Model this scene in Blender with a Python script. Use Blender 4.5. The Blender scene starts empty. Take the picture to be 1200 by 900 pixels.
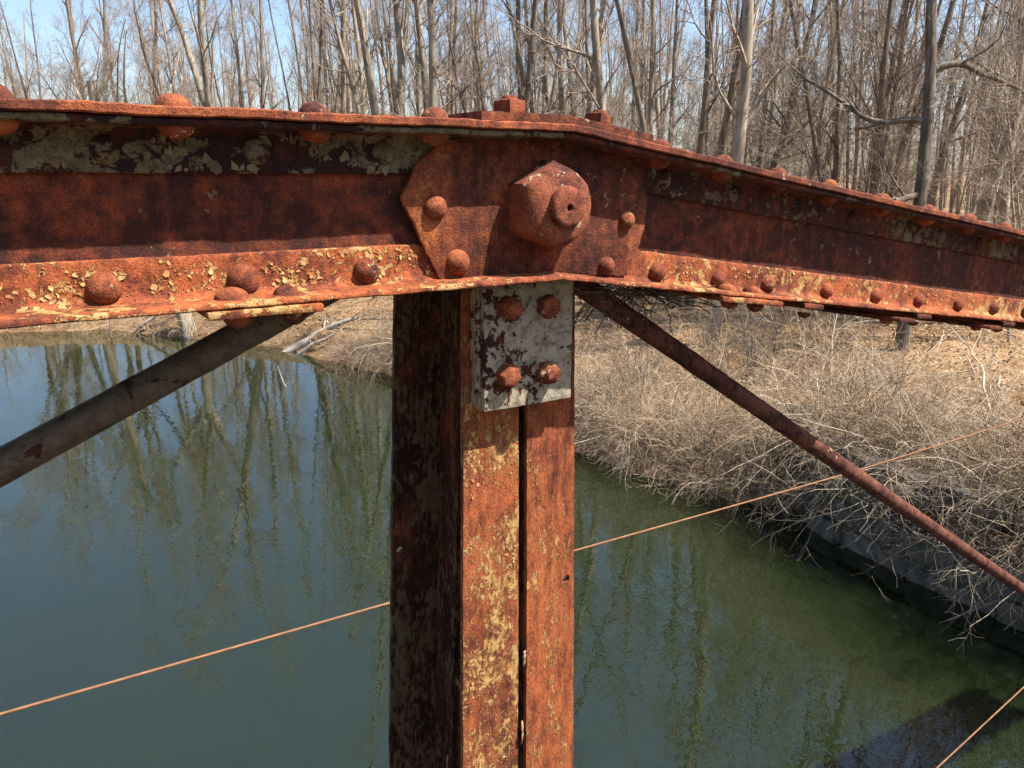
import bpy, bmesh, math, random
import numpy as np
from mathutils import Vector, Matrix, noise as mnoise

# ------------------------------------------------------------------ camera, world, sun, exposure
S = bpy.context.scene
COL = S.collection
H = 5.5                                   # eye height above the water
PITCH = math.radians(15); AZ = math.radians(57); FPX = 900.0
cam = bpy.data.cameras.new('camera'); camo = bpy.data.objects.new('camera', cam); COL.objects.link(camo)
FW = Vector((math.cos(AZ)*math.cos(PITCH), math.sin(AZ)*math.cos(PITCH), -math.sin(PITCH)))
camo.location = (0, 0, H); camo.rotation_euler = FW.to_track_quat('-Z', 'Y').to_euler()
cam.sensor_width = 36; cam.lens = 27.0; cam.clip_start = 0.05; cam.clip_end = 3000
S.camera = camo

SUN = Vector((0.90, -1.0, 2.0)).normalized()      # direction towards the sun
W = bpy.data.worlds.new('World'); S.world = W; W.use_nodes = True
nt = W.node_tree
sky = nt.nodes.new('ShaderNodeTexSky'); sky.sky_type = 'NISHITA'; sky.sun_disc = False
sky.sun_elevation = math.asin(SUN.z); sky.sun_rotation = math.atan2(SUN.x, SUN.y)
sky.air_density = 1.0; sky.dust_density = 1.6; sky.ozone_density = 2.2
bg = nt.nodes['Background']; nt.links.new(sky.outputs[0], bg.inputs[0]); bg.inputs[1].default_value = 0.09
sl = bpy.data.lights.new('sun', 'SUN'); sl.energy = 5.0; sl.angle = math.radians(0.53); sl.color = (1.0, 0.95, 0.87)
so = bpy.data.objects.new('sun', sl); COL.objects.link(so)
so.rotation_euler = SUN.to_track_quat('Z', 'Y').to_euler(); so.location = (0, 0, 40)
S.view_settings.view_transform = 'Standard'; S.view_settings.look = 'None'
S.view_settings.exposure = 1.40; S.view_settings.gamma = 1.0; S.view_settings.use_curve_mapping = False
S.cycles.max_bounces = 6; S.cycles.diffuse_bounces = 3; S.cycles.glossy_bounces = 3; S.cycles.caustics_reflective = False
S.render.resolution_x = 1024; S.render.resolution_y = 768

R = np.random.default_rng(7); random.seed(7)

# ------------------------------------------------------------------ node material helpers
def new_mat(name):
    m = bpy.data.materials.new(name); m.use_nodes = True
    t = m.node_tree; b = t.nodes['Principled BSDF']
    return m, t, b
def nd(t, typ, **kw):
    n = t.nodes.new(typ)
    for k, v in kw.items():
        if k.startswith('i_'):
            key = k[2:]; key = int(key) if key.isdigit() else key
            n.inputs[key].default_value = v
        else: setattr(n, k, v)
    return n
def ln(t, a, b): t.links.new(a, b)
def ramp(t, fac, stops, interp='LINEAR'):
    r = t.nodes.new('ShaderNodeValToRGB'); r.color_ramp.interpolation = interp
    e = r.color_ramp.elements
    while len(e) > 1: e.remove(e[-1])
    e[0].position = stops[0][0]; c = stops[0][1]; e[0].color = (*c, 1) if len(c) == 3 else c
    for p, c in stops[1:]:
        x = e.new(p); x.color = (*c, 1)
    ln(t, fac, r.inputs[0]); return r.outputs[0]
def g(v): return (v, v, v)
def math_n(t, op, a, b=None, clamp=False):
    n = t.nodes.new('ShaderNodeMath'); n.operation = op; n.use_clamp = clamp
    for i, x in enumerate((a, b)):
        if x is None: continue
        if isinstance(x, (int, float)): n.inputs[i].default_value = x
        else: ln(t, x, n.inputs[i])
    return n.outputs[0]
def mixc(t, fac, a, b, mode='MIX'):
    n = t.nodes.new('ShaderNodeMix'); n.data_type = 'RGBA'; n.blend_type = mode
    for sock, x in ((n.inputs[0], fac), (n.inputs[6], a), (n.inputs[7], b)):
        if isinstance(x, (int, float)): sock.default_value = x
        elif isinstance(x, tuple): sock.default_value = (*x, 1)
        else: ln(t, x, sock)
    return n.outputs[2]
def noise_n(t, vec, scale, detail=4, rough=0.55, dist=0.0):
    n = nd(t, 'ShaderNodeTexNoise', i_Scale=scale, i_Detail=detail, i_Roughness=rough, i_Distortion=dist)
    ln(t, vec, n.inputs['Vector']); return n.outputs['Fac']
def obj_vec(t, scale=(1, 1, 1), rnd=True):
    tc = t.nodes.new('ShaderNodeTexCoord'); mp = t.nodes.new('ShaderNodeMapping'); mp.inputs['Scale'].default_value = scale
    ln(t, tc.outputs['Object'], mp.inputs['Vector'])
    if not rnd: return mp.outputs[0]
    oi = t.nodes.new('ShaderNodeObjectInfo'); a = t.nodes.new('ShaderNodeVectorMath'); a.operation = 'MULTIPLY_ADD'
    cb = t.nodes.new('ShaderNodeCombineXYZ')
    for i in range(3): ln(t, oi.outputs['Random'], cb.inputs[i])
    ln(t, cb.outputs[0], a.inputs[0]); a.inputs[1].default_value = (17.3, 9.1, 23.7); ln(t, mp.outputs[0], a.inputs[2])
    return a.outputs[0]

def rust_mat(name, paint=0.35, paint_col=(0.50, 0.34, 0.17), paint_col2=(0.62, 0.47, 0.27), dark=0.0, stretch=(1, 1, 1),
             flake=34.0, orange=(0.40, 0.100, 0.032), mid=(0.18, 0.044, 0.018), deep=(0.048, 0.013, 0.009), bump=1.0, crack=0.0, soft=0.007):
    dim = lambda c: tuple(x * 0.74 for x in c)
    paint_col, paint_col2, orange, mid, deep = map(dim, (paint_col, paint_col2, orange, mid, deep))
    m, t, b = new_mat(name)
    v = obj_vec(t, stretch)
    n_big = noise_n(t, v, 8.0, 3, 0.6, 0.3)
    n_med = noise_n(t, v, 55.0, 5, 0.72)
    n_fin = noise_n(t, v, 480.0, 2, 0.65)
    tone = math_n(t, 'ADD', math_n(t, 'MULTIPLY', n_big, 0.5), math_n(t, 'MULTIPLY', n_med, 0.5))
    vr = t.nodes.new('ShaderNodeVectorMath'); vr.operation = 'MULTIPLY'; vr.inputs[1].default_value = (1.0, 1.0, 0.07); ln(t, v, vr.inputs[0])
    run = noise_n(t, vr.outputs[0], 70.0, 3, 0.6)
    tone = math_n(t, 'ADD', tone, math_n(t, 'MULTIPLY', math_n(t, 'SUBTRACT', run, 0.5), 0.22))
    tone = math_n(t, 'SUBTRACT', tone, dark * 0.25)
    rustc = ramp(t, tone, [(0.36, deep), (0.46, mid), (0.56, orange), (0.72, (0.37, 0.112, 0.034))])
    pit = ramp(t, n_fin, [(0.34, g(0.38)), (0.50, g(1.0)), (0.72, g(1.22))])
    rustc = mixc(t, 0.9, rustc, pit, 'MULTIPLY')
    # flaking paint: ragged islands at two sizes, worn thin at their rims
    pn = noise_n(t, v, flake, 4, 0.68, 0.5)
    pb = noise_n(t, v, flake * 0.14, 2, 0.55)
    pm = math_n(t, 'ADD', math_n(t, 'MULTIPLY', pn, 0.60), math_n(t, 'MULTIPLY', pb, 0.40))
    th = 0.70 - 0.42 * paint
    mask = ramp(t, pm, [(th - soft, g(0)), (th + soft, g(1))])
    if crack:
        vd = t.nodes.new('ShaderNodeVectorMath'); vd.operation = 'ADD'
        nv = nd(t, 'ShaderNodeTexNoise', i_Scale=45.0, i_Detail=3.0); ln(t, v, nv.inputs['Vector'])
        vs = t.nodes.new('ShaderNodeVectorMath'); vs.operation = 'SCALE'; vs.inputs['Scale'].default_value = 0.035
        ln(t, nv.outputs['Color'], vs.inputs[0]); ln(t, v, vd.inputs[0]); ln(t, vs.outputs[0], vd.inputs[1])
        vo = nd(t, 'ShaderNodeTexVoronoi', feature='DISTANCE_TO_EDGE', i_Scale=flake * 2.2); ln(t, vd.outputs[0], vo.inputs['Vector'])
        ck = ramp(t, vo.outputs['Distance'], [(0.0, g(1 - crack)), (0.05, g(1))])
        mask = math_n(t, 'MULTIPLY', mask, ck)
    pc = mixc(t, ramp(t, n_med, [(0.38, g(0)), (0.62, g(1))]), paint_col, paint_col2)
    stain = ramp(t, n_med, [(0.36, g(0.8)), (0.50, g(0))])
    pc = mixc(t, stain, pc, mixc(t, 0.6, pc, mid))
    pc = mixc(t, 0.45, pc, pit, 'MULTIPLY')
    rim = ramp(t, pm, [(th - 0.03, g(0)), (th - 0.004, g(0.55)), (th, g(0))])
    rustc = mixc(t, rim, rustc, deep)
    col = mixc(t, mask, rustc, pc)
    ln(t, col, b.inputs['Base Color'])
    rr = ramp(t, mask, [(0, g(0.88)), (1, g(0.62))]); ln(t, rr, b.inputs['Roughness'])
    b.inputs['Specular IOR Level'].default_value = 0.25
    h = math_n(t, 'ADD', math_n(t, 'MULTIPLY', n_fin, 0.35), math_n(t, 'MULTIPLY', n_med, 0.9))
    h = math_n(t, 'ADD', h, math_n(t, 'MULTIPLY', ramp(t, pm, [(th - soft, g(0)), (th + soft, g(1))]), 0.6))
    bp = nd(t, 'ShaderNodeBump', i_Strength=0.8 * bump, i_Distance=0.0034); ln(t, h, bp.inputs['Height'])
    ln(t, bp.outputs[0], b.inputs['Normal'])
    return m

M = {}
M['rust_lower'] = rust_mat('rust_flaking_ochre', paint=0.375, paint_col=(0.40, 0.19, 0.055), paint_col2=(0.50, 0.31, 0.12), flake=62, dark=-0.08)
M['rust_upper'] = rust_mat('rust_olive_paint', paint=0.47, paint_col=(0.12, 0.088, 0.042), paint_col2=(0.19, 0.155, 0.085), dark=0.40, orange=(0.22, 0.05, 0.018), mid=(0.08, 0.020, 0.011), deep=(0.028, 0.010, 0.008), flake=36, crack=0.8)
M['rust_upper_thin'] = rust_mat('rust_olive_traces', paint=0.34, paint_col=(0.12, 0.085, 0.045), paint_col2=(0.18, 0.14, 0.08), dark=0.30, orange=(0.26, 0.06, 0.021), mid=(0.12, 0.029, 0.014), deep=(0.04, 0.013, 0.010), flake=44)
M['rust_web'] = rust_mat('rust_web', paint=0.20, paint_col=(0.20, 0.10, 0.05), paint_col2=(0.26, 0.16, 0.09), dark=0.30, flake=60, orange=(0.30, 0.066, 0.022), mid=(0.150, 0.036, 0.017), deep=(0.052, 0.016, 0.011))  # web rust darkened, part of the shade under the cover put into its colour
M['rust_plate'] = rust_mat('rust_gusset', orange=(0.23, 0.060, 0.024), mid=(0.105, 0.028, 0.014), deep=(0.036, 0.013, 0.010), paint=0.17, paint_col=(0.36, 0.20, 0.09), flake=70, dark=-0.02)
M['rust_cover'] = rust_mat('rust_cover', paint=0.16, flake=70, dark=0.02, orange=(0.30, 0.078, 0.030), mid=(0.14, 0.036, 0.018), paint_col=(0.36, 0.22, 0.12))
M['rust_nut'] = rust_mat('rust_nut', paint=0.22, flake=80, paint_col=(0.38, 0.21, 0.10), dark=0.08, mid=(0.20, 0.052, 0.026), orange=(0.32, 0.095, 0.042))
M['rust_rivet'] = rust_mat('rust_rivet', paint=0.22, flake=100, paint_col=(0.34, 0.20, 0.11), dark=0.04, mid=(0.18, 0.045, 0.02), orange=(0.32, 0.088, 0.034))
M['rust_post'] = rust_mat('rust_post', paint=0.30, stretch=(1.0, 1.0, 0.35), flake=150, paint_col=(0.42, 0.20, 0.065), paint_col2=(0.52, 0.30, 0.11), dark=-0.04, soft=0.03, orange=(0.36, 0.095, 0.030))
M['rust_post_ochre'] = rust_mat('rust_post_ochre', paint=0.415, stretch=(1.0, 1.0, 0.6), flake=170, paint_col=(0.42, 0.215, 0.065), paint_col2=(0.54, 0.34, 0.125), dark=-0.02, soft=0.03, orange=(0.36, 0.095, 0.030))
M['rust_post_shaded'] = rust_mat('rust_post_shaded', paint=0.42, stretch=(1, 1, 0.4), flake=110, dark=0.36, soft=0.025, paint_col=(0.13, 0.080, 0.042), paint_col2=(0.18, 0.125, 0.070), deep=(0.032, 0.013, 0.009), mid=(0.10, 0.032, 0.017))  # darker copy of the post rust, shade of far and inner faces painted in
M['grey_paint'] = rust_mat('chipped_grey_paint', paint=0.60, flake=60, paint_col=(0.31, 0.26, 0.18), paint_col2=(0.42, 0.37, 0.27), dark=0.4, mid=(0.12, 0.03, 0.018), orange=(0.22, 0.06, 0.03))
M['rust_rod'] = rust_mat('rust_rod', paint=0.10, flake=60, dark=0.18, mid=(0.14, 0.048, 0.028), orange=(0.22, 0.078, 0.042))
M['brown_rod'] = rust_mat('brown_painted_rod', paint=0.545, flake=26, dark=0.45, paint_col=(0.085, 0.062, 0.035), paint_col2=(0.135, 0.105, 0.065), mid=(0.08, 0.025, 0.015))

def simple_mat(name, stops, scale=(1, 1, 1), nscale=3.0, rough=0.9, island=0.0, bump=0.0, bdist=0.01, spec=0.2, detail=5):
    m, t, b = new_mat(name)
    v = obj_vec(t, scale)
    n = noise_n(t, v, nscale, detail, 0.6)
    if island:
        gn = t.nodes.new('ShaderNodeNewGeometry')
        n2 = math_n(t, 'ADD', math_n(t, 'MULTIPLY', n, 1 - island), math_n(t, 'MULTIPLY', gn.outputs['Random Per Island'], island))
    else: n2 = n
    ln(t, ramp(t, n2, stops), b.inputs['Base Color'])
    b.inputs['Roughness'].default_value = rough; b.inputs['Specular IOR Level'].default_value = spec
    if bump:
        bp = nd(t, 'ShaderNodeBump', i_Strength=bump, i_Distance=bdist); ln(t, n, bp.inputs['Height']); ln(t, bp.outputs[0], b.inputs['Normal'])
    return m
M['bark_grey'] = simple_mat('bark_grey', [(0.3, (0.11, 0.085, 0.062)), (0.5, (0.26, 0.21, 0.155)), (0.7, (0.40, 0.34, 0.265))], (1, 1, 0.16), 9, bump=0.8, bdist=0.03)
M['bark_brown'] = simple_mat('bark_brown', [(0.3, (0.07, 0.05, 0.035)), (0.5, (0.17, 0.128, 0.09)), (0.7, (0.29, 0.23, 0.17))], (1, 1, 0.16), 9, bump=0.8, bdist=0.03)
M['bark_pale'] = simple_mat('bark_pale', [(0.3, (0.14, 0.105, 0.075)), (0.5, (0.29, 0.235, 0.17)), (0.7, (0.42, 0.35, 0.265))], (1, 1, 0.2), 7, bump=0.6, bdist=0.02)
M['bark_dark'] = simple_mat('bark_dark', [(0.3, (0.055, 0.043, 0.033)), (0.5, (0.12, 0.095, 0.072)), (0.7, (0.21, 0.175, 0.14))], (1, 1, 0.16), 9, bump=0.9, bdist=0.03)
M['twig'] = simple_mat('twig', [(0.3, (0.16, 0.12, 0.09)), (0.7, (0.38, 0.31, 0.24))], nscale=1.2, island=0.6)
M['twig_red'] = simple_mat('twig_red', [(0.3, (0.19, 0.13, 0.10)), (0.7, (0.40, 0.30, 0.24))], nscale=1.2, island=0.6)
M['cane'] = simple_mat('dry_cane', [(0.2, (0.17, 0.105, 0.06)), (0.5, (0.38, 0.27, 0.165)), (0.8, (0.58, 0.46, 0.32))], nscale=2.0, island=0.75)
M['cane_grey'] = simple_mat('grey_cane', [(0.2, (0.13, 0.09, 0.06)), (0.5, (0.33, 0.25, 0.17)), (0.8, (0.52, 0.42, 0.31))], nscale=2.0, island=0.75)
M['cane_dark'] = simple_mat('dark_cane', [(0.2, (0.07, 0.055, 0.045)), (0.8, (0.21, 0.165, 0.13))], nscale=2.0, island=0.7)
M['cane_pale'] = simple_mat('pale_cane', [(0.2, (0.26, 0.20, 0.14)), (0.8, (0.44, 0.36, 0.27))], nscale=2.0, island=0.6)
M['straw'] = simple_mat('straw', [(0.15, (0.22, 0.15, 0.08)), (0.5, (0.42, 0.31, 0.18)), (0.85, (0.60, 0.49, 0.32))], nscale=1.0, island=0.8)
M['leaf_litter'] = simple_mat('leaf_litter', [(0.15, (0.11, 0.06, 0.032)), (0.45, (0.29, 0.18, 0.095)), (0.7, (0.42, 0.29, 0.165)), (0.9, (0.55, 0.42, 0.28))], nscale=1.0, island=0.85, rough=0.75)
M['needle'] = simple_mat('pine_needle', [(0.2, (0.045, 0.055, 0.022)), (0.8, (0.12, 0.12, 0.052))], nscale=1.0, island=0.6, rough=0.6)
M['spring_leaf'] = simple_mat('spring_leaf', [(0.2, (0.13, 0.13, 0.04)), (0.8, (0.26, 0.25, 0.09))], nscale=1.0, island=0.6, rough=0.6)
M['dead_wood'] = simple_mat('dead_wood', [(0.3, (0.20, 0.16, 0.12)), (0.7, (0.46, 0.41, 0.34))], (1, 1, 1), 6, bump=0.5)
M['stone'] = simple_mat('abutment_stone', [(0.3, (0.05, 0.046, 0.036)), (0.5, (0.11, 0.10, 0.082)), (0.7, (0.19, 0.175, 0.145))], nscale=5, bump=0.7, bdist=0.03, detail=9)
M['timber'] = simple_mat('weathered_deck_timber', [(0.3, (0.06, 0.05, 0.04)), (0.7, (0.13, 0.11, 0.09))], (1, 12, 1), 3, bump=0.4)
M['cable'] = simple_mat('orange_cable', [(0.3, (0.13, 0.058, 0.026)), (0.7, (0.24, 0.115, 0.055))], nscale=30, rough=0.6)
M['debris'] = simple_mat('nest_debris', [(0.2, (0.055, 0.04, 0.028)), (0.8, (0.20, 0.145, 0.09))], nscale=4, island=0.6)
M['flake'] = simple_mat('paint_flake', [(0.15, (0.30, 0.10, 0.035)), (0.5, (0.38, 0.19, 0.065)), (0.85, (0.46, 0.30, 0.13))], nscale=60, rough=0.7, island=.8)
M['flake_olive'] = simple_mat('olive_paint_flake', [(0.2, (0.09, 0.062, 0.03)), (0.8, (0.17, 0.135, 0.075))], nscale=60, rough=0.7, island=.7)
M['flake_pale'] = simple_mat('pale_paint_flake', [(0.3, (0.20, 0.115, 0.06)), (0.7, (0.34, 0.235, 0.14))], nscale=60, rough=0.7)

def ground_mat():
    m, t, b = new_mat('forest_floor')
    v = obj_vec(t, rnd=False)
    a = noise_n(t, v, 0.35, 4, 0.6); c = noise_n(t, v, 3.0, 8, 0.7); d = noise_n(t, v, 22.0, 5, 0.7)
    f = math_n(t, 'ADD', math_n(t, 'MULTIPLY', a, 0.3), math_n(t, 'ADD', math_n(t, 'MULTIPLY', c, 0.35), math_n(t, 'MULTIPLY', d, 0.35)))
    ln(t, ramp(t, f, [(0.34, (0.065, 0.036, 0.020)), (0.46, (0.17, 0.100, 0.052)), (0.56, (0.29, 0.185, 0.10)), (0.70, (0.40, 0.285, 0.165))]), b.inputs['Base Color'])
    b.inputs['Roughness'].default_value = 0.95; b.inputs['Specular IOR Level'].default_value = 0.1
    bp = nd(t, 'ShaderNodeBump', i_Strength=0.9, i_Distance=0.06); ln(t, math_n(t, 'ADD', c, math_n(t, 'MULTIPLY', d, 0.5)), bp.inputs['Height']); ln(t, bp.outputs[0], b.inputs['Normal'])
    return m
M['ground'] = ground_mat()
def water_mat():
    m, t, b = new_mat('river_water')
    v = obj_vec(t, (1.0, 0.8, 1.0), rnd=False)
    n0 = noise_n(t, v, 0.12, 2, 0.5)
    ln(t, ramp(t, n0, [(0.35, (0.0095, 0.0150, 0.0052)), (0.65, (0.0130, 0.0190, 0.0065))]), b.inputs['Base Color'])
    b.inputs['Roughness'].default_value = 0.012; b.inputs['IOR'].default_value = 1.78
    b.inputs['Subsurface Weight'].default_value = 1.0; b.inputs['Subsurface Radius'].default_value = (1.0, 1.0, 1.0); b.inputs['Subsurface Scale'].default_value = 0.6
    h = math_n(t, 'ADD', noise_n(t, v, 1.1, 2, 0.5, 0.6), math_n(t, 'MULTIPLY', noise_n(t, v, 5.5, 2, 0.55, 0.8), 0.32))
    amp = ramp(t, noise_n(t, v, 0.16, 1, 0.5), [(0.35, g(0.35)), (0.65, g(1.0))])
    h = math_n(t, 'MULTIPLY', h, amp)
    bp = nd(t, 'ShaderNodeBump', i_Strength=1.0, i_Distance=0.0070); ln(t, h, bp.inputs['Height']); ln(t, bp.outputs[0], b.inputs['Normal'])
    return m
M['water'] = water_mat()

# ------------------------------------------------------------------ object helpers
def np_mesh(name, V, faces_list, mats, midx=None, smooth=True):
    """faces_list: list of int arrays (n,k)."""
    me = bpy.data.meshes.new(name)
    V = np.asarray(V, np.float32)
    me.vertices.add(len(V)); me.vertices.foreach_set('co', V.ravel())
    loops = np.concatenate([f.ravel() for f in faces_list]).astype(np.int32)
    tot = np.concatenate([np.full(len(f), f.shape[1], np.int32) for f in faces_list])
    st = np.concatenate([[0], np.cumsum(tot)[:-1]]).astype(np.int32)
    me.loops.add(len(loops)); me.loops.foreach_set('vertex_index', loops)
    me.polygons.add(len(tot)); me.polygons.foreach_set('loop_start', st); me.polygons.foreach_set('loop_total', tot)
    me.polygons.foreach_set('use_smooth', np.full(len(tot), smooth))
    for mm in (mats if isinstance(mats, (list, tuple)) else [mats]): me.materials.append(mm)
    if midx is not None: me.polygons.foreach_set('material_index', np.asarray(midx, np.int32))
    me.update(calc_edges=True); me.validate()
    return me
def link(name, me, parent=None, matrix=None):
    o = bpy.data.objects.new(name, me); COL.objects.link(o)
    if parent is not None: o.parent = parent
    if matrix is not None: o.matrix_basis = matrix
    return o
def tag(o, label, cat, group=None, kind=None):
    if label: o['label'] = label
    if cat: o['category'] = cat
    if group: o['group'] = group
    if kind: o['kind'] = kind
    return o
def thing(name, label, cat, loc=(0, 0, 0), group=None):
    o = bpy.data.objects.new(name, None); COL.objects.link(o); o.location = loc; o.empty_display_size = 0.1
    return tag(o, label, cat, group)

class Tubes:
    def __init__(self): self.b = {}
    def add(self, P, Rr, sides=5):
        P = np.asarray(P, float); Rr = np.asarray(Rr, float)
        if P.ndim == 2: P = P[None]; Rr = Rr[None]
        self.b.setdefault((P.shape[1], sides), []).append((P, Rr))
    def arrays(self):
        VV = []; FF = []; off = 0
        for (N, s), lst in self.b.items():
            P = np.concatenate([x[0] for x in lst]); Rr = np.concatenate([x[1] for x in lst]); Mn = len(P)
            T = np.gradient(P, axis=1); T /= np.linalg.norm(T, axis=2, keepdims=True) + 1e-9
            ref = np.zeros((Mn, 1, 3)); mean = np.abs(T.mean(axis=1)); k = mean.argmin(axis=1); ref[np.arange(Mn), 0, k] = 1
            U = np.cross(T, np.broadcast_to(ref, T.shape)); U /= np.linalg.norm(U, axis=2, keepdims=True) + 1e-9
            Bv = np.cross(T, U)
            a = np.arange(s) * 2 * math.pi / s
            ring = P[:, :, None, :] + Rr[:, :, None, None] * (U[:, :, None, :] * np.cos(a)[None, None, :, None] + Bv[:, :, None, :] * np.sin(a)[None, None, :, None])
            VV.append(ring.reshape(-1, 3))
            i = np.arange(N - 1)[:, None]; j = np.arange(s)[None, :]; jn = (j + 1) % s
            q = np.stack([i * s + j, i * s + jn, (i + 1) * s + jn, (i + 1) * s + j], -1).reshape(-1, 4)
            base = off + np.arange(Mn)[:, None, None] * N * s
            FF.append((q[None] + base).reshape(-1, 4))
            off += Mn * N * s
        return np.concatenate(VV), np.concatenate(FF)
    def mesh(self, name, mat):
        V, F = self.arrays(); return np_mesh(name, V, [F], mat)

def unit(v): return v / (np.linalg.norm(v, axis=-1, keepdims=True) + 1e-9)
def march(p0, d0, L, N, up=0.0, wander=0.15, rng=R, down=None):
    Mn = len(p0); P = np.zeros((Mn, N, 3)); P[:, 0] = p0; d = d0.copy()
    for i in range(1, N):
        d = unit(d + rng.normal(0, wander, (Mn, 3)) + np.array([0, 0, up]))
        P[:, i] = P[:, i - 1] + d * (L / (N - 1))[:, None]
    return P
def grow(PP, RR, k, trange, ang, Lr, N, ratio=0.5, tip=0.25, up=0.05, wander=0.15, rng=R, rmin=0.004, taperL=0.5, flat=1.0):
    Mn, Np = RR.shape
    idx = np.repeat(np.arange(Mn), k); n = len(idx)
    t = rng.uniform(trange[0], trange[1], n)
    f = t * (Np - 1); i0 = np.clip(f.astype(int), 0, Np - 2); fr = (f - i0)[:, None]
    p = PP[idx, i0] * (1 - fr) + PP[idx, i0 + 1] * fr
    r = RR[idx, i0] * (1 - fr[:, 0]) + RR[idx, i0 + 1] * fr[:, 0]
    tan = unit(PP[idx, i0 + 1] - PP[idx, i0])
    rv = rng.normal(0, 1, (n, 3)); rv[:, 2] *= flat
    perp = unit(rv - (rv * tan).sum(1, keepdims=True) * tan)
    a = np.radians(rng.uniform(ang[0], ang[1], n))[:, None]
    d = tan * np.cos(a) + perp * np.sin(a)
    L = rng.uniform(Lr[0], Lr[1], n) * (1 - taperL * t)
    P = march(p, d, L, N, up, wander, rng)
    r0 = np.maximum(r * ratio * rng.uniform(0.7, 1.1, n), rmin)
    prof = np.linspace(1, tip, N)[None]
    return P, np.maximum(r0[:, None] * prof, rmin * 0.7)

# ------------------------------------------------------------------ river and terrain
RIVER = np.array([(10.2, -90), (10.0, -5), (9.93, 3.6), (9.84, 5.9), (10.4, 7.6), (9.6, 10.0), (9.3, 11.9), (9.1, 15), (8.6, 20.0), (7.4, 24.9), (5.4, 28.2),
                  (2.6, 32.2), (-0.7, 33.6), (-8, 35), (-25, 37), (-60, 36), (-200, 30), (-200, 8), (-60, 14), (-25, 15), (-14, 12), (-10, 5), (-9.8, -90)], float)
def sdist(x, y):
    """distance from the river outline, negative inside the water"""
    x = np.asarray(x, float); y = np.asarray(y, float); p = np.stack([x, y], -1)
    best = np.full(x.shape, 1e9); inside = np.zeros(x.shape, bool)
    for i in range(len(RIVER)):
        a = RIVER[i]; b = RIVER[(i + 1) % len(RIVER)]; ab = b - a
        tt = np.clip(((p - a) @ ab) / (ab @ ab), 0, 1); dd = np.linalg.norm(p - a - tt[..., None] * ab, axis=-1)
        best = np.minimum(best, dd)
        c = ((a[1] > y) != (b[1] > y)); xi = (b[0] - a[0]) * (y - a[1]) / ((b[1] - a[1]) if b[1] != a[1] else 1e-9) + a[0]
        inside ^= (c & (x < xi))
    return np.where(inside, -best, best)
def sm(a, b, x): t = np.clip((x - a) / (b - a), 0, 1); return t * t * (3 - 2 * t)
def vnoise(x, y):
    return (np.sin(x * 0.7 + 1.3 * np.sin(y * 0.5)) * np.cos(y * 0.6 + 1.1 * np.sin(x * 0.43 + 2)) * 0.5
            + 0.3 * np.sin(x * 1.9 + y * 1.1 + np.sin(y * 1.7)) * np.cos(y * 2.1 - x * 0.7) + 0.15 * np.sin(3.7 * x - 2.9 * y) * np.cos(4.3 * y + 1.7 * x))
def ground_z(x, y):
    x = np.asarray(x, float); y = np.asarray(y, float)
    w = sdist(x, y); d = w + 0.25 * vnoise(x * 1.3, y * 1.3)
    zz = np.where(d < 0, np.maximum(-1.4, d * 0.55 - 0.04), 0.75 * sm(-0.1, 1.1, d) + 0.95 * sm(0.8, 9, d) + 0.6 * sm(8, 40, d) + 0.006 * np.maximum(0, d - 20))
    zz = zz + np.where(d > 0, 0.16 * vnoise(x, y) * sm(0, 3, d) + 0.35 * vnoise(x * 0.2, y * 0.2) * sm(8, 30, d), 0)
    atwall = (y > 1.8) & (y < 8.0) & (x > 8)
    zz = np.where(atwall & (w < 0.42), np.minimum(zz, -0.45), np.where(atwall & (w < 3), np.maximum(zz, 1.02 + 0.42 * sm(.5, 1.1, w)), zz))
    # bridge approach embankment
    off = np.maximum(0, np.abs(y + 1.6) - 3.0)
    emb = 3.05 - 0.62 * off
    land = sm(0.5, 1.3, d) * np.where(np.abs(x) > 9, 1, 0)
    zz = np.where((emb > zz), zz + (emb - zz) * land, zz)
    return zz
def gz(x, y): return float(ground_z(np.array([x]), np.array([y]))[0])

def axis(lo, hi, c0, c1, fine, growf=1.12):
    mid = list(np.arange(c0, c1, fine)); s = fine; v = c1; up = []
    while v < hi: up.append(v); s *= growf; v += s
    up.append(hi); s = fine; v = c0 - fine; dn = []
    while v > lo: dn.append(v); s *= growf; v -= s
    dn.append(lo); return np.array(dn[::-1] + mid + up)
gx = axis(-900, 900, 4, 30, 0.22); gy = axis(-700, 1100, -6, 42, 0.25)
GX, GY = np.meshgrid(gx, gy, indexing='ij'); GZ = ground_z(GX, GY)
nx, ny = GX.shape
ii, jj = np.meshgrid(np.arange(nx - 1), np.arange(ny - 1), indexing='ij')
Fq = np.stack([ii * ny + jj, (ii + 1) * ny + jj, (ii + 1) * ny + jj + 1, ii * ny + jj + 1], -1).reshape(-1, 4)
ground = link('ground', np_mesh('ground', np.stack([GX, GY, GZ], -1).reshape(-1, 3), [Fq], M['ground'])); tag(ground, 'leaf strewn brown woodland floor and river bank', 'ground', kind='structure')
wv = np.array([(-260, -120, 0), (14, -120, 0), (14, 60, 0), (-260, 60, 0)], float)
water = link('river_water', np_mesh('river_water', wv, [np.array([[0, 1, 2, 3]])], M['water'], smooth=False)); tag(water, 'calm green river reflecting the bare trees', 'water', kind='structure')

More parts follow.
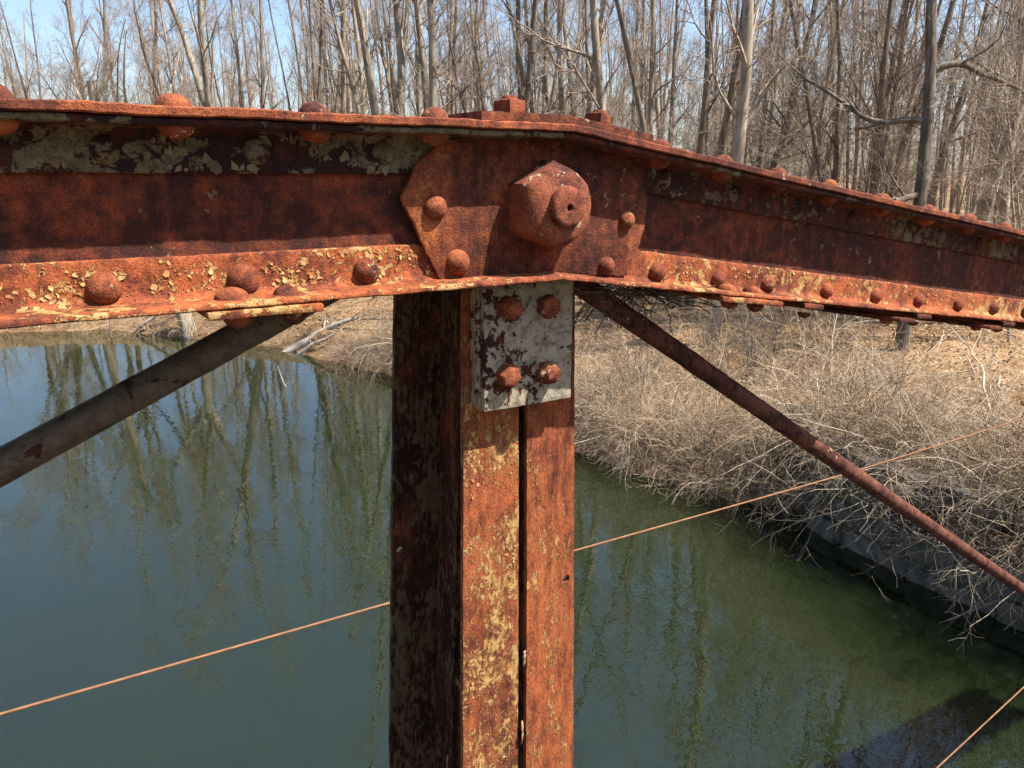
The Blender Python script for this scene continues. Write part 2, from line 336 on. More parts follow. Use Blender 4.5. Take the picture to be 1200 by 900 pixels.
# pixel ray helpers (used to read real positions off the picture)
fw = np.array(FW); rt = np.array([math.sin(AZ), -math.cos(AZ), 0]); upv = np.cross(rt, fw); C0 = np.array([0, 0, H])
def ray(x, y): return fw + rt * (x - 600) / FPX + upv * (450 - y) / FPX
def atY(x, y, Y): d = ray(x, y); return C0 + d * (Y / d[1])
def atZ(x, y, Z): d = ray(x, y); return C0 + d * ((Z - H) / d[2])
def azdir(x, y=205): d = ray(x, y)[:2]; return d / np.linalg.norm(d)
def on_ground(x, dist):
    p = azdir(x) * dist; return np.array([p[0], p[1], gz(p[0], p[1])])
_TT = np.concatenate([np.arange(1, 40, .06), np.arange(40, 120, .3)])
def pixel_ground(x, y):
    P = C0 + ray(x, y) * _TT[:, None]; hit = P[:, 2] < ground_z(P[:, 0], P[:, 1])
    return P[hit.argmax() if hit.any() else -1]

# ------------------------------------------------------------------ rolled steel members
def jit(v, amp, f=55.0):
    n = mnoise.noise_vector(Vector((v[0] * f, v[1] * f, v[2] * f))); n2 = mnoise.noise_vector(Vector((v[0] * f * .22 + 7, v[1] * f * .22, v[2] * f * .22)))
    return (v[0] + amp * (n.x + n2.x), v[1] + amp * (n.y + n2.y), v[2] + amp * (n.z + n2.z))
def refine(prof, ch=0.0015, maxl=0.014):
    """chamfer the corners of a closed profile and split its long edges"""
    n = len(prof); out = []
    for i in range(n):
        p = np.array(prof[i]); a = np.array(prof[i - 1]); b = np.array(prof[(i + 1) % n])
        la = np.linalg.norm(a - p); lb = np.linalg.norm(b - p); c = min(ch, la * 0.3, lb * 0.3)
        out += [p + (a - p) / la * c, p + (b - p) / lb * c]
    res = []
    for i in range(len(out)):
        p = out[i]; q = out[(i + 1) % len(out)]; k = max(1, int(np.linalg.norm(q - p) / maxl))
        for j in range(k): res.append(p + (q - p) * j / k)
    return np.array(res)
TB = math.radians(8.18)
JX, JZ = 0.636, 5.364                       # foot of the chord at the bend
def chord_pt(s, h):
    """s metres from the bend (right positive) along the chord, h above its foot: X, Z and the local frame"""
    tb = math.tan(TB / 2)
    if s <= 0: return JX + s, JZ + h
    return JX + s * math.cos(TB) + h * math.sin(TB), JZ - s * math.sin(TB) + h * math.cos(TB)
def s_values(s0, s1, fine=0.006):
    v = [s0]
    while v[-1] < s1 - 1e-6:
        s = v[-1]; st = fine if -0.85 < s < 1.9 else (0.02 if -1.5 < s < 3 else 0.15)
        v.append(min(s + st, s1))
    return v
def chord_member(name, prof, s0, s1, mat, parent=None, amp=0.0006, mitre0=False, mitre1=False, maxl=0.014, ends_rough=0.0):
    """extrude a (y, h) profile along the chord; a mitred end is cut on the bisector of the bend"""
    pr = refine(prof, maxl=maxl); n = len(pr); sv = s_values(s0, s1); V = []
    tb = math.tan(TB / 2)
    for i, s in enumerate(sv):
        for (y, h) in pr:
            ss = s
            if mitre1 and s1 == 0: ss = s + (h * tb) * max(0.0, 1 + s / 0.2) if s > -0.2 else s      # left piece leans towards the bend
            if mitre0 and s0 == 0: ss = s - (h * tb) * max(0.0, 1 - s / 0.2) if s < 0.2 else s
            if s0 < 0 and s1 <= 0: x, z = JX + ss, JZ + h
            else:
                x = JX + ss * math.cos(TB) + h * math.sin(TB); z = JZ - ss * math.sin(TB) + h * math.cos(TB)
            if ends_rough and i in (0, len(sv) - 1): x += ends_rough * mnoise.noise(Vector((y * 40, h * 60, s * 9)))
            V.append(jit((x, y, z), amp))
    F = []
    m = len(sv)
    ia, ja = np.meshgrid(np.arange(m - 1), np.arange(n), indexing='ij'); jn = (ja + 1) % n
    Q = np.stack([ia * n + ja, ia * n + jn, (ia + 1) * n + jn, (ia + 1) * n + ja], -1).reshape(-1, 4)
    caps = [np.arange(n)[None, ::-1].copy(), (np.arange(n) + (m - 1) * n)[None]]
    me = np_mesh(name, V, [Q] + caps, mat); 
    fix_normals(me); me.set_sharp_from_angle(angle=math.radians(38))
    return link(name, me, parent)
def fix_normals(me):
    bm = bmesh.new(); bm.from_mesh(me); bmesh.ops.recalc_face_normals(bm, faces=bm.faces); bm.to_mesh(me); bm.free()
def box_mesh(name, corners8, mat, div=(1, 1, 1), amp=0.0006, bevel=0.0015, f=55.0):
    """hexahedron from 8 corners (x fastest, then y, then z), subdivided on a grid and slightly roughened"""
    c = np.array(corners8, float).reshape(2, 2, 2, 3)
    bm = bmesh.new(); vd = {}
    nxx, nyy, nzz = div
    def vert(i, j, k):
        if (i, j, k) in vd: return vd[(i, j, k)]
        u, v, w = i / nxx, j / nyy, k / nzz
        p = 0
        for a in (0, 1):
            for b in (0, 1):
                for d in (0, 1): p = p + c[d, b, a] * ((u if a else 1 - u) * (v if b else 1 - v) * (w if d else 1 - w))
        vd[(i, j, k)] = bm.verts.new(jit(p, amp, f)); return vd[(i, j, k)]
    for k in (0, nzz):
        for i in range(nxx):
            for j in range(nyy): bm.faces.new([vert(i, j, k), vert(i + 1, j, k), vert(i + 1, j + 1, k), vert(i, j + 1, k)])
    for j in (0, nyy):
        for i in range(nxx):
            for k in range(nzz): bm.faces.new([vert(i, j, k), vert(i + 1, j, k), vert(i + 1, j, k + 1), vert(i, j, k + 1)])
    for i in (0, nxx):
        for j in range(nyy):
            for k in range(nzz): bm.faces.new([vert(i, j, k), vert(i, j + 1, k), vert(i, j + 1, k + 1), vert(i, j, k + 1)])
    bmesh.ops.recalc_face_normals(bm, faces=bm.faces)
    if bevel:
        ed = [e for e in bm.edges if e.is_manifold and e.calc_face_angle(0) > 0.9]
        bmesh.ops.bevel(bm, geom=ed, offset=bevel, segments=2, affect='EDGES', profile=0.5)
    me = bpy.data.meshes.new(name); bm.to_mesh(me); bm.free(); me.materials.append(mat)
    for p in me.polygons: p.use_smooth = True
    me.set_sharp_from_angle(angle=math.radians(40)); return me
def aabox(x0, x1, y0, y1, z0, z1): return [(x, y, z) for z in (z0, z1) for y in (y0, y1) for x in (x0, x1)]

def lathe_mesh(name, prof, mat, seg=28, amp=0.0004, f=90.0, seed=0, cut=None):
    """prof: (radius, height) rows; axis +Z, base at height 0"""
    V = []; n = len(prof)
    for (r, h) in prof:
        for k in range(seg):
            a = 2 * math.pi * k / seg; rr = r if cut is None else r * cut(a, h)
            p = (rr * math.cos(a), rr * math.sin(a), h)
            q = jit((p[0] + seed * 3.1, p[1] + seed, p[2]), amp, f); V.append((q[0] - seed * 3.1, q[1] - seed, q[2]))
    ia, ja = np.meshgrid(np.arange(n - 1), np.arange(seg), indexing='ij'); jn = (ja + 1) % seg
    Q = np.stack([ia * seg + ja, ia * seg + jn, (ia + 1) * seg + jn, (ia + 1) * seg + ja], -1).reshape(-1, 4)
    me = np_mesh(name, V, [Q, (np.arange(seg) + (n - 1) * seg)[None]], mat)
    me.set_sharp_from_angle(angle=math.radians(50)); return me
def dome_prof(r, h, n=7, flare=1.06):
    return [(r * flare, -0.002), (r * 1.02, 0.0012)] + [(r * math.cos(a) ** 1.15, 0.0015 + h * math.sin(a)) for a in np.linspace(0.12, 1.45, n)] + [(r * 0.03, h + 0.0015)]
RIV = [lathe_mesh('rivet', dome_prof(0.0172 * k, 0.0140 * hh), M['rust_rivet'], amp=0.0006, f=95, seed=i) for i, (k, hh) in enumerate([(1.0, 1.0), (0.96, 0.92), (1.05, 0.95), (0.93, 1.08)])]
RIVF = [lathe_mesh('rivet', dome_prof(0.0165 * k, 0.011), M['rust_rivet'], amp=0.0007, seed=i + 5) for i, k in enumerate([1.0, 0.95, 1.05])]
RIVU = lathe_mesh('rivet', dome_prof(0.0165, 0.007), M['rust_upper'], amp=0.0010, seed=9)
def orient(loc, axis_v, spin=0.0, sc=1.0):
    q = Vector(axis_v).to_track_quat('Z', 'Y')
    return Matrix.Translation(loc) @ q.to_matrix().to_4x4() @ Matrix.Rotation(spin, 4, 'Z') @ Matrix.Scale(sc, 4)
_rc = [0]
def rivet(loc, axis_v, parent, flat=False, sc=1.0):
    _rc[0] += 1; src = (RIVF if flat else RIV); me = src[_rc[0] % len(src)]
    o = link('rivet', me, parent, orient(loc, axis_v, _rc[0] * 1.7, sc)); return o

# ------------------------------------------------------------------ the top chord
DEP = 0.205; YL = 0.85; YA = 0.905; TA = 0.008; YW = YA + TA; LEG = 0.054
YF = 1.335                                              # far lip
chord = thing('top_chord', 'rusty riveted box girder top chord bending down at the pin joint', 'girder', (JX, 1.09, JZ))
inv = Matrix.Translation((-JX, -1.09, -JZ))
def adopt(o, parent):
    """parent an object built in world coordinates under an empty that only has a location"""
    o.parent = parent; o.matrix_parent_inverse = Matrix.Translation(-Vector(parent.location)); return o
TC = 0.010
sides = [('left', -3.4, 0.0, False, True), ('right', 0.0, 9.7, True, False)]
AX = {}
for nm, s0, s1, m0, m1 in sides:
    kw = dict(mitre0=m0, mitre1=m1)
    def part(n, prof, mat, amp=0.0006, maxl=0.014):
        o = chord_member(n, prof, s0, s1, mat, None, amp, m0, m1, maxl); adopt(o, chord); return o
    AX[nm, 'web'] = part('web_plate', [(YW, 0.001), (YW + 0.009, 0.001), (YW + 0.009, DEP - TC - 0.001), (YW, DEP - TC - 0.001)], M['rust_web'], 0.0007, 0.02)
    AX[nm, 'bot'] = part('bottom_angle', [(YL, 0), (YW - 0.0004, 0), (YW - 0.0004, LEG), (YA + 0.001, LEG), (YA, LEG - 0.004), (YA, TA + 0.006), (YA - 0.006, TA), (YL + 0.003, TA - 0.001), (YL, TA - 0.003)], M['rust_lower'], 0.0009, 0.010)
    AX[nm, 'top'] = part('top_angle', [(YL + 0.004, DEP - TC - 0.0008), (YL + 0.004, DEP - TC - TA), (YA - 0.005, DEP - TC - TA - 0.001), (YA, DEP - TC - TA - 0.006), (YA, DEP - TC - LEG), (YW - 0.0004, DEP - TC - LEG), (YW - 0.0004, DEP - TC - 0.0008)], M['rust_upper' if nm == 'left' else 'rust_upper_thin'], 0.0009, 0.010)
    AX[nm, 'cover'] = part('cover_plate', [(YL - 0.002, DEP - TC), (YF, DEP - TC), (YF, DEP), (YL - 0.002, DEP)], M['rust_cover'], 0.0010, 0.02)
    # far side of the box
    AX[nm, 'web2'] = part('web_plate', [(1.262, 0.001), (1.271, 0.001), (1.271, DEP - TC - 0.001), (1.262, DEP - TC - 0.001)], M['rust_web'], 0.0006, 0.05)
    part('bottom_angle', [(1.2714, 0), (YF, 0), (YF, TA), (1.279, TA), (1.279, LEG), (1.2714, LEG)], M['rust_lower'], 0.0006, 0.03)
    part('top_angle', [(1.2714, DEP - TC - 0.0008), (1.2714, DEP - TC - LEG), (1.279, DEP - TC - LEG), (1.279, DEP - TC - TA), (YF, DEP - TC - TA), (YF, DEP - TC - 0.0008)], M['rust_upper'], 0.0006, 0.03)
def cloc(s, y, h, side):
    if side == 'left': return Vector((JX + s, y, JZ + h))
    return Vector((JX + s * math.cos(TB) + h * math.sin(TB), y, JZ - s * math.sin(TB) + h * math.cos(TB)))
UPV = {'left': Vector((0, 0, 1)), 'right': Vector((math.sin(TB), 0, math.cos(TB)))}
TANV = {'left': Vector((1, 0, 0)), 'right': Vector((math.cos(TB), 0, -math.sin(TB)))}
def sub_rivet(part_o, s, y, h, side, axis_v, flat=False, sc=1.0):
    o = rivet(cloc(s, y, h, side), axis_v, None, flat, sc); o.parent = part_o
    o.matrix_parent_inverse = Matrix.Translation(-Vector(chord.location)) @ Matrix.Identity(4) if False else part_o.matrix_parent_inverse.inverted() @ part_o.matrix_parent_inverse
    return o
def s_of(X, side='right'): return X - JX if side == 'left' else (X - JX) / math.cos(TB)
# lower leg rivets on the face towards the camera
for px_, py_ in [(123, 340), (288, 325), (433, 318)]:
    X = atY(px_, py_, 0.895)[0]; sub_rivet(AX['left', 'bot'], X - JX, YA + 0.0005, 0.024, 'left', (0, -1, 0), sc=1.02)
for k in range(1, 17): sub_rivet(AX['left', 'bot'], -0.555 - 0.152 * k, YA + 0.0005, 0.024, 'left', (0, -1, 0))
rx = [atY(p, q, 0.895)[0] for p, q in [(775, 318), (847, 325), (905, 330), (973, 340), (1031, 346), (1081, 351), (1127, 356), (1168, 361)]]
rs = [s_of(x) - 0.004 for x in rx]
for k in range(44): rs.append(rs[7] + 0.168 * (k + 1))
for s in rs: sub_rivet(AX['right', 'bot'], s, YA + 0.0005, 0.024, 'right', (0, -1, 0), sc=0.92)
# upper leg rivets, in the shade of the cover plate
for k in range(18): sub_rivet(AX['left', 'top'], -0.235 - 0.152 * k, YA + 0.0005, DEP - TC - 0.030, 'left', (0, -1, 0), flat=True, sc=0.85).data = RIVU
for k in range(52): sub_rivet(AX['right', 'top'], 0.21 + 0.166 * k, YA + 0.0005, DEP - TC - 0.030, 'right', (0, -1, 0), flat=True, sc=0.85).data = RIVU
# cover plate rivets: head above, tail below the outstanding leg
tl = [atY(p, q, 0.878)[0] - JX for p, q in [(202, 113), (367, 122), (509, 131)]]
tl += [tl[0] - 0.153 * (k + 1) for k in range(17)]
for s in tl:
    sub_rivet(AX['left', 'cover'], s, 0.878, DEP - 0.0005, 'left', (0, 0, 1), sc=0.98)
    sub_rivet(AX['left', 'top'], s, 0.878, DEP - TC - TA + 0.0005, 'left', (0, 0, -1), flat=True, sc=1.05)
    sub_rivet(AX['left', 'cover'], s, 1.305, DEP - 0.0005, 'left', (0, 0, 1))
tr = [s_of(atY(p, q, 0.878)[0]) - 0.02 for p, q in [(768, 167), (843, 187), (907, 202), (968, 217)]]
tr += [tr[3] + 0.166 * (k + 1) for k in range(46)]
for s in tr:
    sub_rivet(AX['right', 'cover'], s, 0.878, DEP - 0.0005, 'right', UPV['right'], sc=0.92)
    sub_rivet(AX['right', 'top'], s, 0.878, DEP - TC - TA + 0.0005, 'right', -UPV['right'], flat=True, sc=1.0)
    sub_rivet(AX['right', 'cover'], s, 1.305, DEP - 0.0005, 'right', UPV['right'])

# splice plate over the bend of the cover plates, with two square bolts
def bent_plate(name, sL, sR, y0, y1, h0, th, mat, n=60, ny=10, amp=0.0007):
    V = []; ss = np.linspace(sL, sR, n); ys = np.linspace(y0, y1, ny)
    def P(s, y, h):
        r = 0.03
        # blend the two straight arms round the bend
        w = float(sm(-r, r, s)); a = cloc(s, y, h, 'left'); b = cloc(s, y, h, 'right'); return jit(a.lerp(b, w), amp)
    top = [[len(V) + 0 * V.append(P(s, y, h0 + th)) if False else (V.append(P(s, y, h0 + th)) or len(V) - 1) for y in ys] for s in ss]
    bot = [[(V.append(P(s, y, h0)) or len(V) - 1) for y in ys] for s in ss]
    Q = []
    for i in range(n - 1):
        for j in range(ny - 1):
            Q.append((top[i][j], top[i + 1][j], top[i + 1][j + 1], top[i][j + 1])); Q.append((bot[i][j], bot[i][j + 1], bot[i + 1][j + 1], bot[i + 1][j]))
        Q.append((top[i][0], bot[i][0], bot[i + 1][0], top[i + 1][0])); Q.append((top[i][-1], top[i + 1][-1], bot[i + 1][-1], bot[i][-1]))
    for j in range(ny - 1):
        Q.append((top[0][j], top[0][j + 1], bot[0][j + 1], bot[0][j])); Q.append((top[-1][j], bot[-1][j], bot[-1][j + 1], top[-1][j + 1]))
    me = np_mesh(name, V, [np.array(Q)], mat); fix_normals(me); me.set_sharp_from_angle(angle=math.radians(40)); return link(name, me)
splice = adopt(bent_plate('splice_plate', -0.125, 0.132, YL + 0.006, YF - 0.01, DEP + 0.0008, 0.0105, M['rust_cover']), chord)
splice['label'] = 'bent rusty splice plate lying over the bend'
def square_bolt_mesh(name, a, h, sr, sh, mat, seed=0):
    cutf = lambda ang, hh: 1.0 / max(abs(math.cos(ang)), abs(math.sin(ang))) ** 0.92 if hh < h + 0.001 else 1.0
    return lathe_mesh(name, [(a, 0), (a, h * 0.25), (a, h * 0.8), (a * 0.96, h), (sr * 1.05, h + 0.0015), (sr, h + sh * 0.6), (sr * 0.85, h + sh), (sr * 0.1, h + sh)], mat, 32, 0.0007, 80, seed, cutf)
SQB = square_bolt_mesh('square_bolt', 0.0150, 0.0185, 0.010, 0.006, M['rust_cover'])
for px_, py_ in [(597, 122), (703, 142)]:
    X = atY(px_, py_, 0.90)[0]; side = 'left' if X < JX + 0.02 else 'right'
    s = X - JX if side == 'left' else s_of(X) - 0.035
    o = link('square_bolt', SQB, None, orient(cloc(s, 0.900, DEP + 0.0108, side), UPV[side], 0.25)); o.parent = splice
    o = link('square_bolt', SQB, None, orient(cloc(s, 1.28, DEP + 0.0108, side), UPV[side], 0.6)); o.parent = splice

# gusset plate at the pin
def plate_from_outline(name, pts_px, Yf, th, mat, parent, amp=0.0007, step=0.010):
    P2 = [np.array([atY(a, b, Yf)[0], atY(a, b, Yf)[2]]) for a, b in pts_px]
    out = []
    for i in range(len(P2)):
        p, q = P2[i], P2[(i + 1) % len(P2)]; k = max(1, int(np.linalg.norm(q - p) / 0.004))
        for j in range(k):
            u = p + (q - p) * j / k
            e = mnoise.noise(Vector((u[0] * 90, u[1] * 70, 3.3))) * 0.0026; out.append((u[0] + e, u[1] + e))
    bm = bmesh.new()
    vf = [bm.verts.new((x, Yf, z)) for x, z in out]; f = bm.faces.new(vf)
    r = bmesh.ops.extrude_face_region(bm, geom=[f]); ev = [v for v in r['geom'] if isinstance(v, bmesh.types.BMVert)]
    for v in ev: v.co.y += th
    bmesh.ops.recalc_face_normals(bm, faces=bm.faces)
    ed = [e for e in bm.edges if e.is_manifold and e.calc_face_angle(0) > 1.2]
    bmesh.ops.bevel(bm, geom=ed, offset=0.0012, segments=2, affect='EDGES', profile=0.5)
    me = bpy.data.meshes.new(name); bm.to_mesh(me); bm.free(); me.materials.append(mat)
    for p in me.polygons: p.use_smooth = True
    me.set_sharp_from_angle(angle=math.radians(35)); return adopt(link(name, me), parent)
YG = YA - 0.0085
gus_px = [(470, 232), (516, 330), (600, 326), (660, 321), (734, 324), (748, 290), (757, 262), (760, 232), (752, 205), (735, 180), (700, 163), (640, 154), (560, 157), (520, 165), (490, 190)]
gusset = plate_from_outline('gusset_plate', gus_px, YG, 0.0080, M['rust_plate'], chord)
gusset['label'] = 'orange rusty gusset plate round the pin'
for px_, py_, sc in [(513, 243, 0.92), (540, 308, 1.0), (738, 258, 0.78), (714, 312, 0.85)]:
    p = atY(px_, py_, YG - 0.008); o = rivet(Vector((p[0], YG + 0.0005, p[2])), (0, -1, 0), None, False, sc); o.parent = gusset

# batten plates and lacing bars under the box
def under_plate(name, s0, s1, side, y0=YL - 0.006, y1=YF, th=0.009, skew=0.0, drop=0.0012, mat=None):
    c = []
    for h in (-th - drop, -drop):
        for y, k in ((y0, 0.0), (y1, skew)):
            for s in (s0, s1): c.append(tuple(cloc(s + k, y, h, side)))
    me = box_mesh(name, c, mat or M['rust_lower'], (max(2, int((s1 - s0) / 0.012)), 14, 1), 0.0012, 0.002)
    return adopt(link(name, me), chord)
XB0, XB1 = atY(243, 372, YL)[0], atY(378, 360, YL)[0]
bat = under_plate('batten_plate', XB0 - JX, XB1 - JX, 'left')
for px_, py_, sc in [(272, 352, 1.05), (336, 347, 0.9)]:
    X = atY(px_, py_, 0.878)[0]
    o = rivet(Vector((X, 0.878, JZ + TA - 0.001)), (0, 0, 1), None, True, sc); o.parent = bat
    o = rivet(Vector((X + 0.004, 0.872, JZ - 0.0105)), (0, 0, -1), None, False, 1.05); o.parent = bat
batr = under_plate('batten_plate', s_of(atY(845, 348, YL)[0]), s_of(atY(915, 356, YL)[0]), 'right')
for px_, py_ in [(850, 338), (880, 342)]:
    s = s_of(atY(px_, py_, 0.878)[0]); o = rivet(cloc(s, 0.876, TA - 0.001, 'right'), UPV['right'], None, True, 0.95); o.parent = batr
    o = rivet(cloc(s + 0.01, 0.874, -0.0105, 'right'), -UPV['right'], None, False, 0.9); o.parent = batr
for k in range(4):
    s = -0.95 - 0.62 * k
    b2 = under_plate('batten_plate', s - 0.06, s + 0.06, 'left')
    for dy in (0.878, 1.305):
        o = rivet(cloc(s, dy, -0.0105, 'left'), (0, 0, -1), None, True); o.parent = b2
ZZ = [(0.78, 0.95), (1.02, 1.06)]
s = s_of(atY(915, 356, YL)[0]) + 0.06; k = 0
while s < 9.2:
    lb = under_plate('lacing_bar', s, s + 0.055, 'right', skew=(0.30 if k % 2 == 0 else -0.30), drop=0.0012 + 0.0105 * (k % 2), mat=M['rust_web'])
    for dy, kk in ((0.878, 0.02), (1.305, 0.28)):
        o = rivet(cloc(s + 0.028 + (kk if k % 2 == 0 else -kk), dy, -0.0205, 'right'), -UPV['right'], None, True, 0.72); o.parent = lb
    s += 0.31 if k % 2 == 0 else 0.06; k += 1
s = -0.62; k = 0
for s in (-0.18, -0.30):
    pass

# ------------------------------------------------------------------ the pin with its nut
pc = atY(659, 243, 0.845); PX, PZ = pc[0], pc[2]
pin = thing('bridge_pin', 'big rusty hexagonal pin nut with rounded face on the gusset plate', 'pin nut', (PX, YG, PZ))
def hexcut(a, hh):
    if hh > 0.09: return 1.0
    t = ((a + math.radians(30) + 0.0) % math.radians(60)) - math.radians(30)
    hx = math.cos(math.radians(30)) / math.cos(t)
    w = 1.0 if hh < 0.030 else max(0.0, 1 - (hh - 0.030) / 0.024)
    return hx * w + (1 - w) * 0.93
nut = link('nut', lathe_mesh('nut', [(0.0605, -0.001), (0.0612, 0.002), (0.0612, 0.012), (0.0612, 0.024), (0.0608, 0.034), (0.0590, 0.042), (0.0550, 0.049), (0.0490, 0.0545), (0.0410, 0.0580), (0.0320, 0.0598), (0.020, 0.0600), (0.01, 0.0601)], M['rust_nut'], 96, 0.0006, 70, 3, hexcut), pin, orient((0, 0, 0), (0, -1, 0)))
pe = link('pin_end', lathe_mesh('pin_end', [(0.0275, 0.056), (0.0275, 0.063), (0.0270, 0.0690), (0.0252, 0.0715), (0.0195, 0.0722), (0.0120, 0.0720), (0.0075, 0.0716), (0.0052, 0.0712), (0.0046, 0.0700), (0.0042, 0.058), (0.0004, 0.0575)], M['rust_nut'], 40, 0.0010, 70, 4), pin, orient((-0.001, 0, 0.001), (0, -1, 0)))
shaft = link('pin_shaft', lathe_mesh('pin_shaft', [(0.024, 0.0), (0.024, 0.02), (0.024, 0.42), (0.01, 0.425)], M['rust_rod'], 20, 0.0003), pin, orient((0, 0.004, 0), (0, 1, 0)))

# ------------------------------------------------------------------ the vertical post (four angles, flaring towards the deck)
post = thing('vertical_post', 'rusty vertical bridge post of paired steel angles under the pin', 'post', (0.64, 1.08, 2.60))
ZT, ZB = 5.53, 2.60
def yn(z): return 0.968
def yf(z): return 1.205 + (5.30 - z) * 0.075 if z < 5.30 else 1.205
def xw(x, z):
    """the post widens slightly towards the deck"""
    return x + (x - 0.6405) * 0.215 * max(-0.3, min(1.2, (5.14 - z) / 0.65)) * 0.62
def post_strip(name, x0, x1, yfun, th, mat, hole=None, z0=ZB, z1=ZT, amp=0.0007, dz=0.010, dx=0.008, hr=0.0078):
    """a flat steel leg following the flare: x0..x1 wide, th thick, optionally with one bolt hole right through"""
    nxx = max(1, int(round((x1 - x0) / dx))); nzz = int((z1 - z0) / dz)
    xs = np.linspace(x0, x1, nxx + 1); zs = np.linspace(z0, z1, nzz + 1); V = []; Q = []
    def idx(l, i, k): return (l * (nxx + 1) + i) * (nzz + 1) + k
    for l in (0, 1):
        for x in xs:
            for z in zs:
                px_, pz_ = x, z
                if hole:
                    dx_, dz_ = x - hole[0], z - hole[1]; cheb = max(abs(dx_) / dx, abs(dz_) / dz)
                    if cheb < 1.3 and cheb > 0.2:
                        ang = math.atan2(dz_, dx_); px_ = hole[0] + hr * math.cos(ang); pz_ = hole[1] + hr * math.sin(ang)
                V.append(jit((xw(px_, pz_), yfun(z) + l * th, pz_), amp))
    skip = set()
    if hole:
        for i in range(nxx):
            for k in range(nzz):
                cx, cz = (xs[i] + xs[i + 1]) / 2, (zs[k] + zs[k + 1]) / 2
                if abs(cx - hole[0]) < dx * 1.02 and abs(cz - hole[1]) < dz * 1.02: skip.add((i, k))
    for i in range(nxx):
        for k in range(nzz):
            if (i, k) in skip: continue
            Q.append((idx(0, i, k), idx(0, i + 1, k), idx(0, i + 1, k + 1), idx(0, i, k + 1)))
            Q.append((idx(1, i, k), idx(1, i, k + 1), idx(1, i + 1, k + 1), idx(1, i + 1, k)))
            for (di, dk, a, b) in ((-1, 0, (i, k), (i, k + 1)), (1, 0, (i + 1, k), (i + 1, k + 1)), (0, -1, (i, k), (i + 1, k)), (0, 1, (i, k + 1), (i + 1, k + 1))):
                ni, nk = i + di, k + dk
                if ni < 0 or ni >= nxx or nk < 0 or nk >= nzz or (ni, nk) in skip:
                    Q.append((idx(0, *a), idx(0, *b), idx(1, *b), idx(1, *a)))
    me = np_mesh(name, V, [np.array(Q)], mat); fix_normals(me); me.set_sharp_from_angle(angle=math.radians(40))
    return adopt(link(name, me), post)
XL, XM0, XM1, XR = 0.541, 0.6415, 0.6575, 0.752
TP = 0.009
hn = atY(659, 677, 0.968); hole_n = None
# snap the holes onto the strip grids
def snap(x0, x1, hx, hz, dx=0.008, dz=0.010):
    nxx = max(1, int(round((x1 - x0) / dx))); xs = np.linspace(x0, x1, nxx + 1); zs = np.linspace(ZB, ZT, int((ZT - ZB) / dz) + 1)
    return (xs[np.abs(xs - hx).argmin()], zs[np.abs(zs - hz).argmin()])
hN = snap(XM1, XR, hn[0], hn[2])
hf = atY(461, 637, 1.275); hF = snap(XL, XM0, hf[0] + 0.004, hf[2])
nl = post_strip('near_angle', XL, XM0, yn, TP, M['rust_post_ochre']); nl['label'] = 'near left angle with ochre paint left on the rust'
nr = post_strip('near_angle', XM1, XR, yn, TP, M['rust_post'], hole=hN)
fl = post_strip('far_angle', XL, XM0, yf, TP, M['rust_post_shaded'], hole=hF)
fr = post_strip('far_angle', XM1, XR, yf, TP, M['rust_post_shaded'])
def post_leg(name, x0, x1, ya, yb, mat):
    nz = 120; ny_ = 6; V = []; Q = []; zs = np.linspace(ZB, ZT - 0.01, nz)
    for l, x in ((0, x0), (1, x1)):
        for z in zs:
            for j in range(ny_ + 1): V.append(jit((xw(x, z), ya(z) + (yb(z) - ya(z)) * j / ny_, z), 0.0007))
    def idx(l, k, j): return (l * nz + k) * (ny_ + 1) + j
    for k in range(nz - 1):
        for j in range(ny_):
            Q += [(idx(0, k, j), idx(0, k + 1, j), idx(0, k + 1, j + 1), idx(0, k, j + 1)), (idx(1, k, j), idx(1, k, j + 1), idx(1, k + 1, j + 1), idx(1, k + 1, j))]
        Q += [(idx(0, k, 0), idx(1, k, 0), idx(1, k + 1, 0), idx(0, k + 1, 0)), (idx(0, k, ny_), idx(0, k + 1, ny_), idx(1, k + 1, ny_), idx(1, k, ny_))]
    me = np_mesh(name, V, [np.array(Q)], mat); fix_normals(me); me.set_sharp_from_angle(angle=math.radians(40)); return adopt(link(name, me), post)
post_leg('angle_leg', XM0 - TP, XM0 - 0.0003, lambda z: yn(z) + TP + 0.0003, lambda z: yn(z) + 0.075, M['rust_post_shaded'])
post_leg('angle_leg', XM1 + 0.0003, XM1 + TP, lambda z: yn(z) + TP + 0.0003, lambda z: yn(z) + 0.075, M['rust_post_shaded'])
post_leg('angle_leg', XM0 - TP, XM0 - 0.0003, lambda z: yf(z) - 0.075, lambda z: yf(z) - 0.0003, M['rust_post_shaded'])
post_leg('angle_leg', XM1 + 0.0003, XM1 + TP, lambda z: yf(z) - 0.075, lambda z: yf(z) - 0.0003, M['rust_post_shaded'])
post_leg('web_plate', XM0 + 0.0005, XM1 - 0.0005, lambda z: yn(z) + 0.030, lambda z: yf(z) - 0.006, M['rust_post_shaded'])
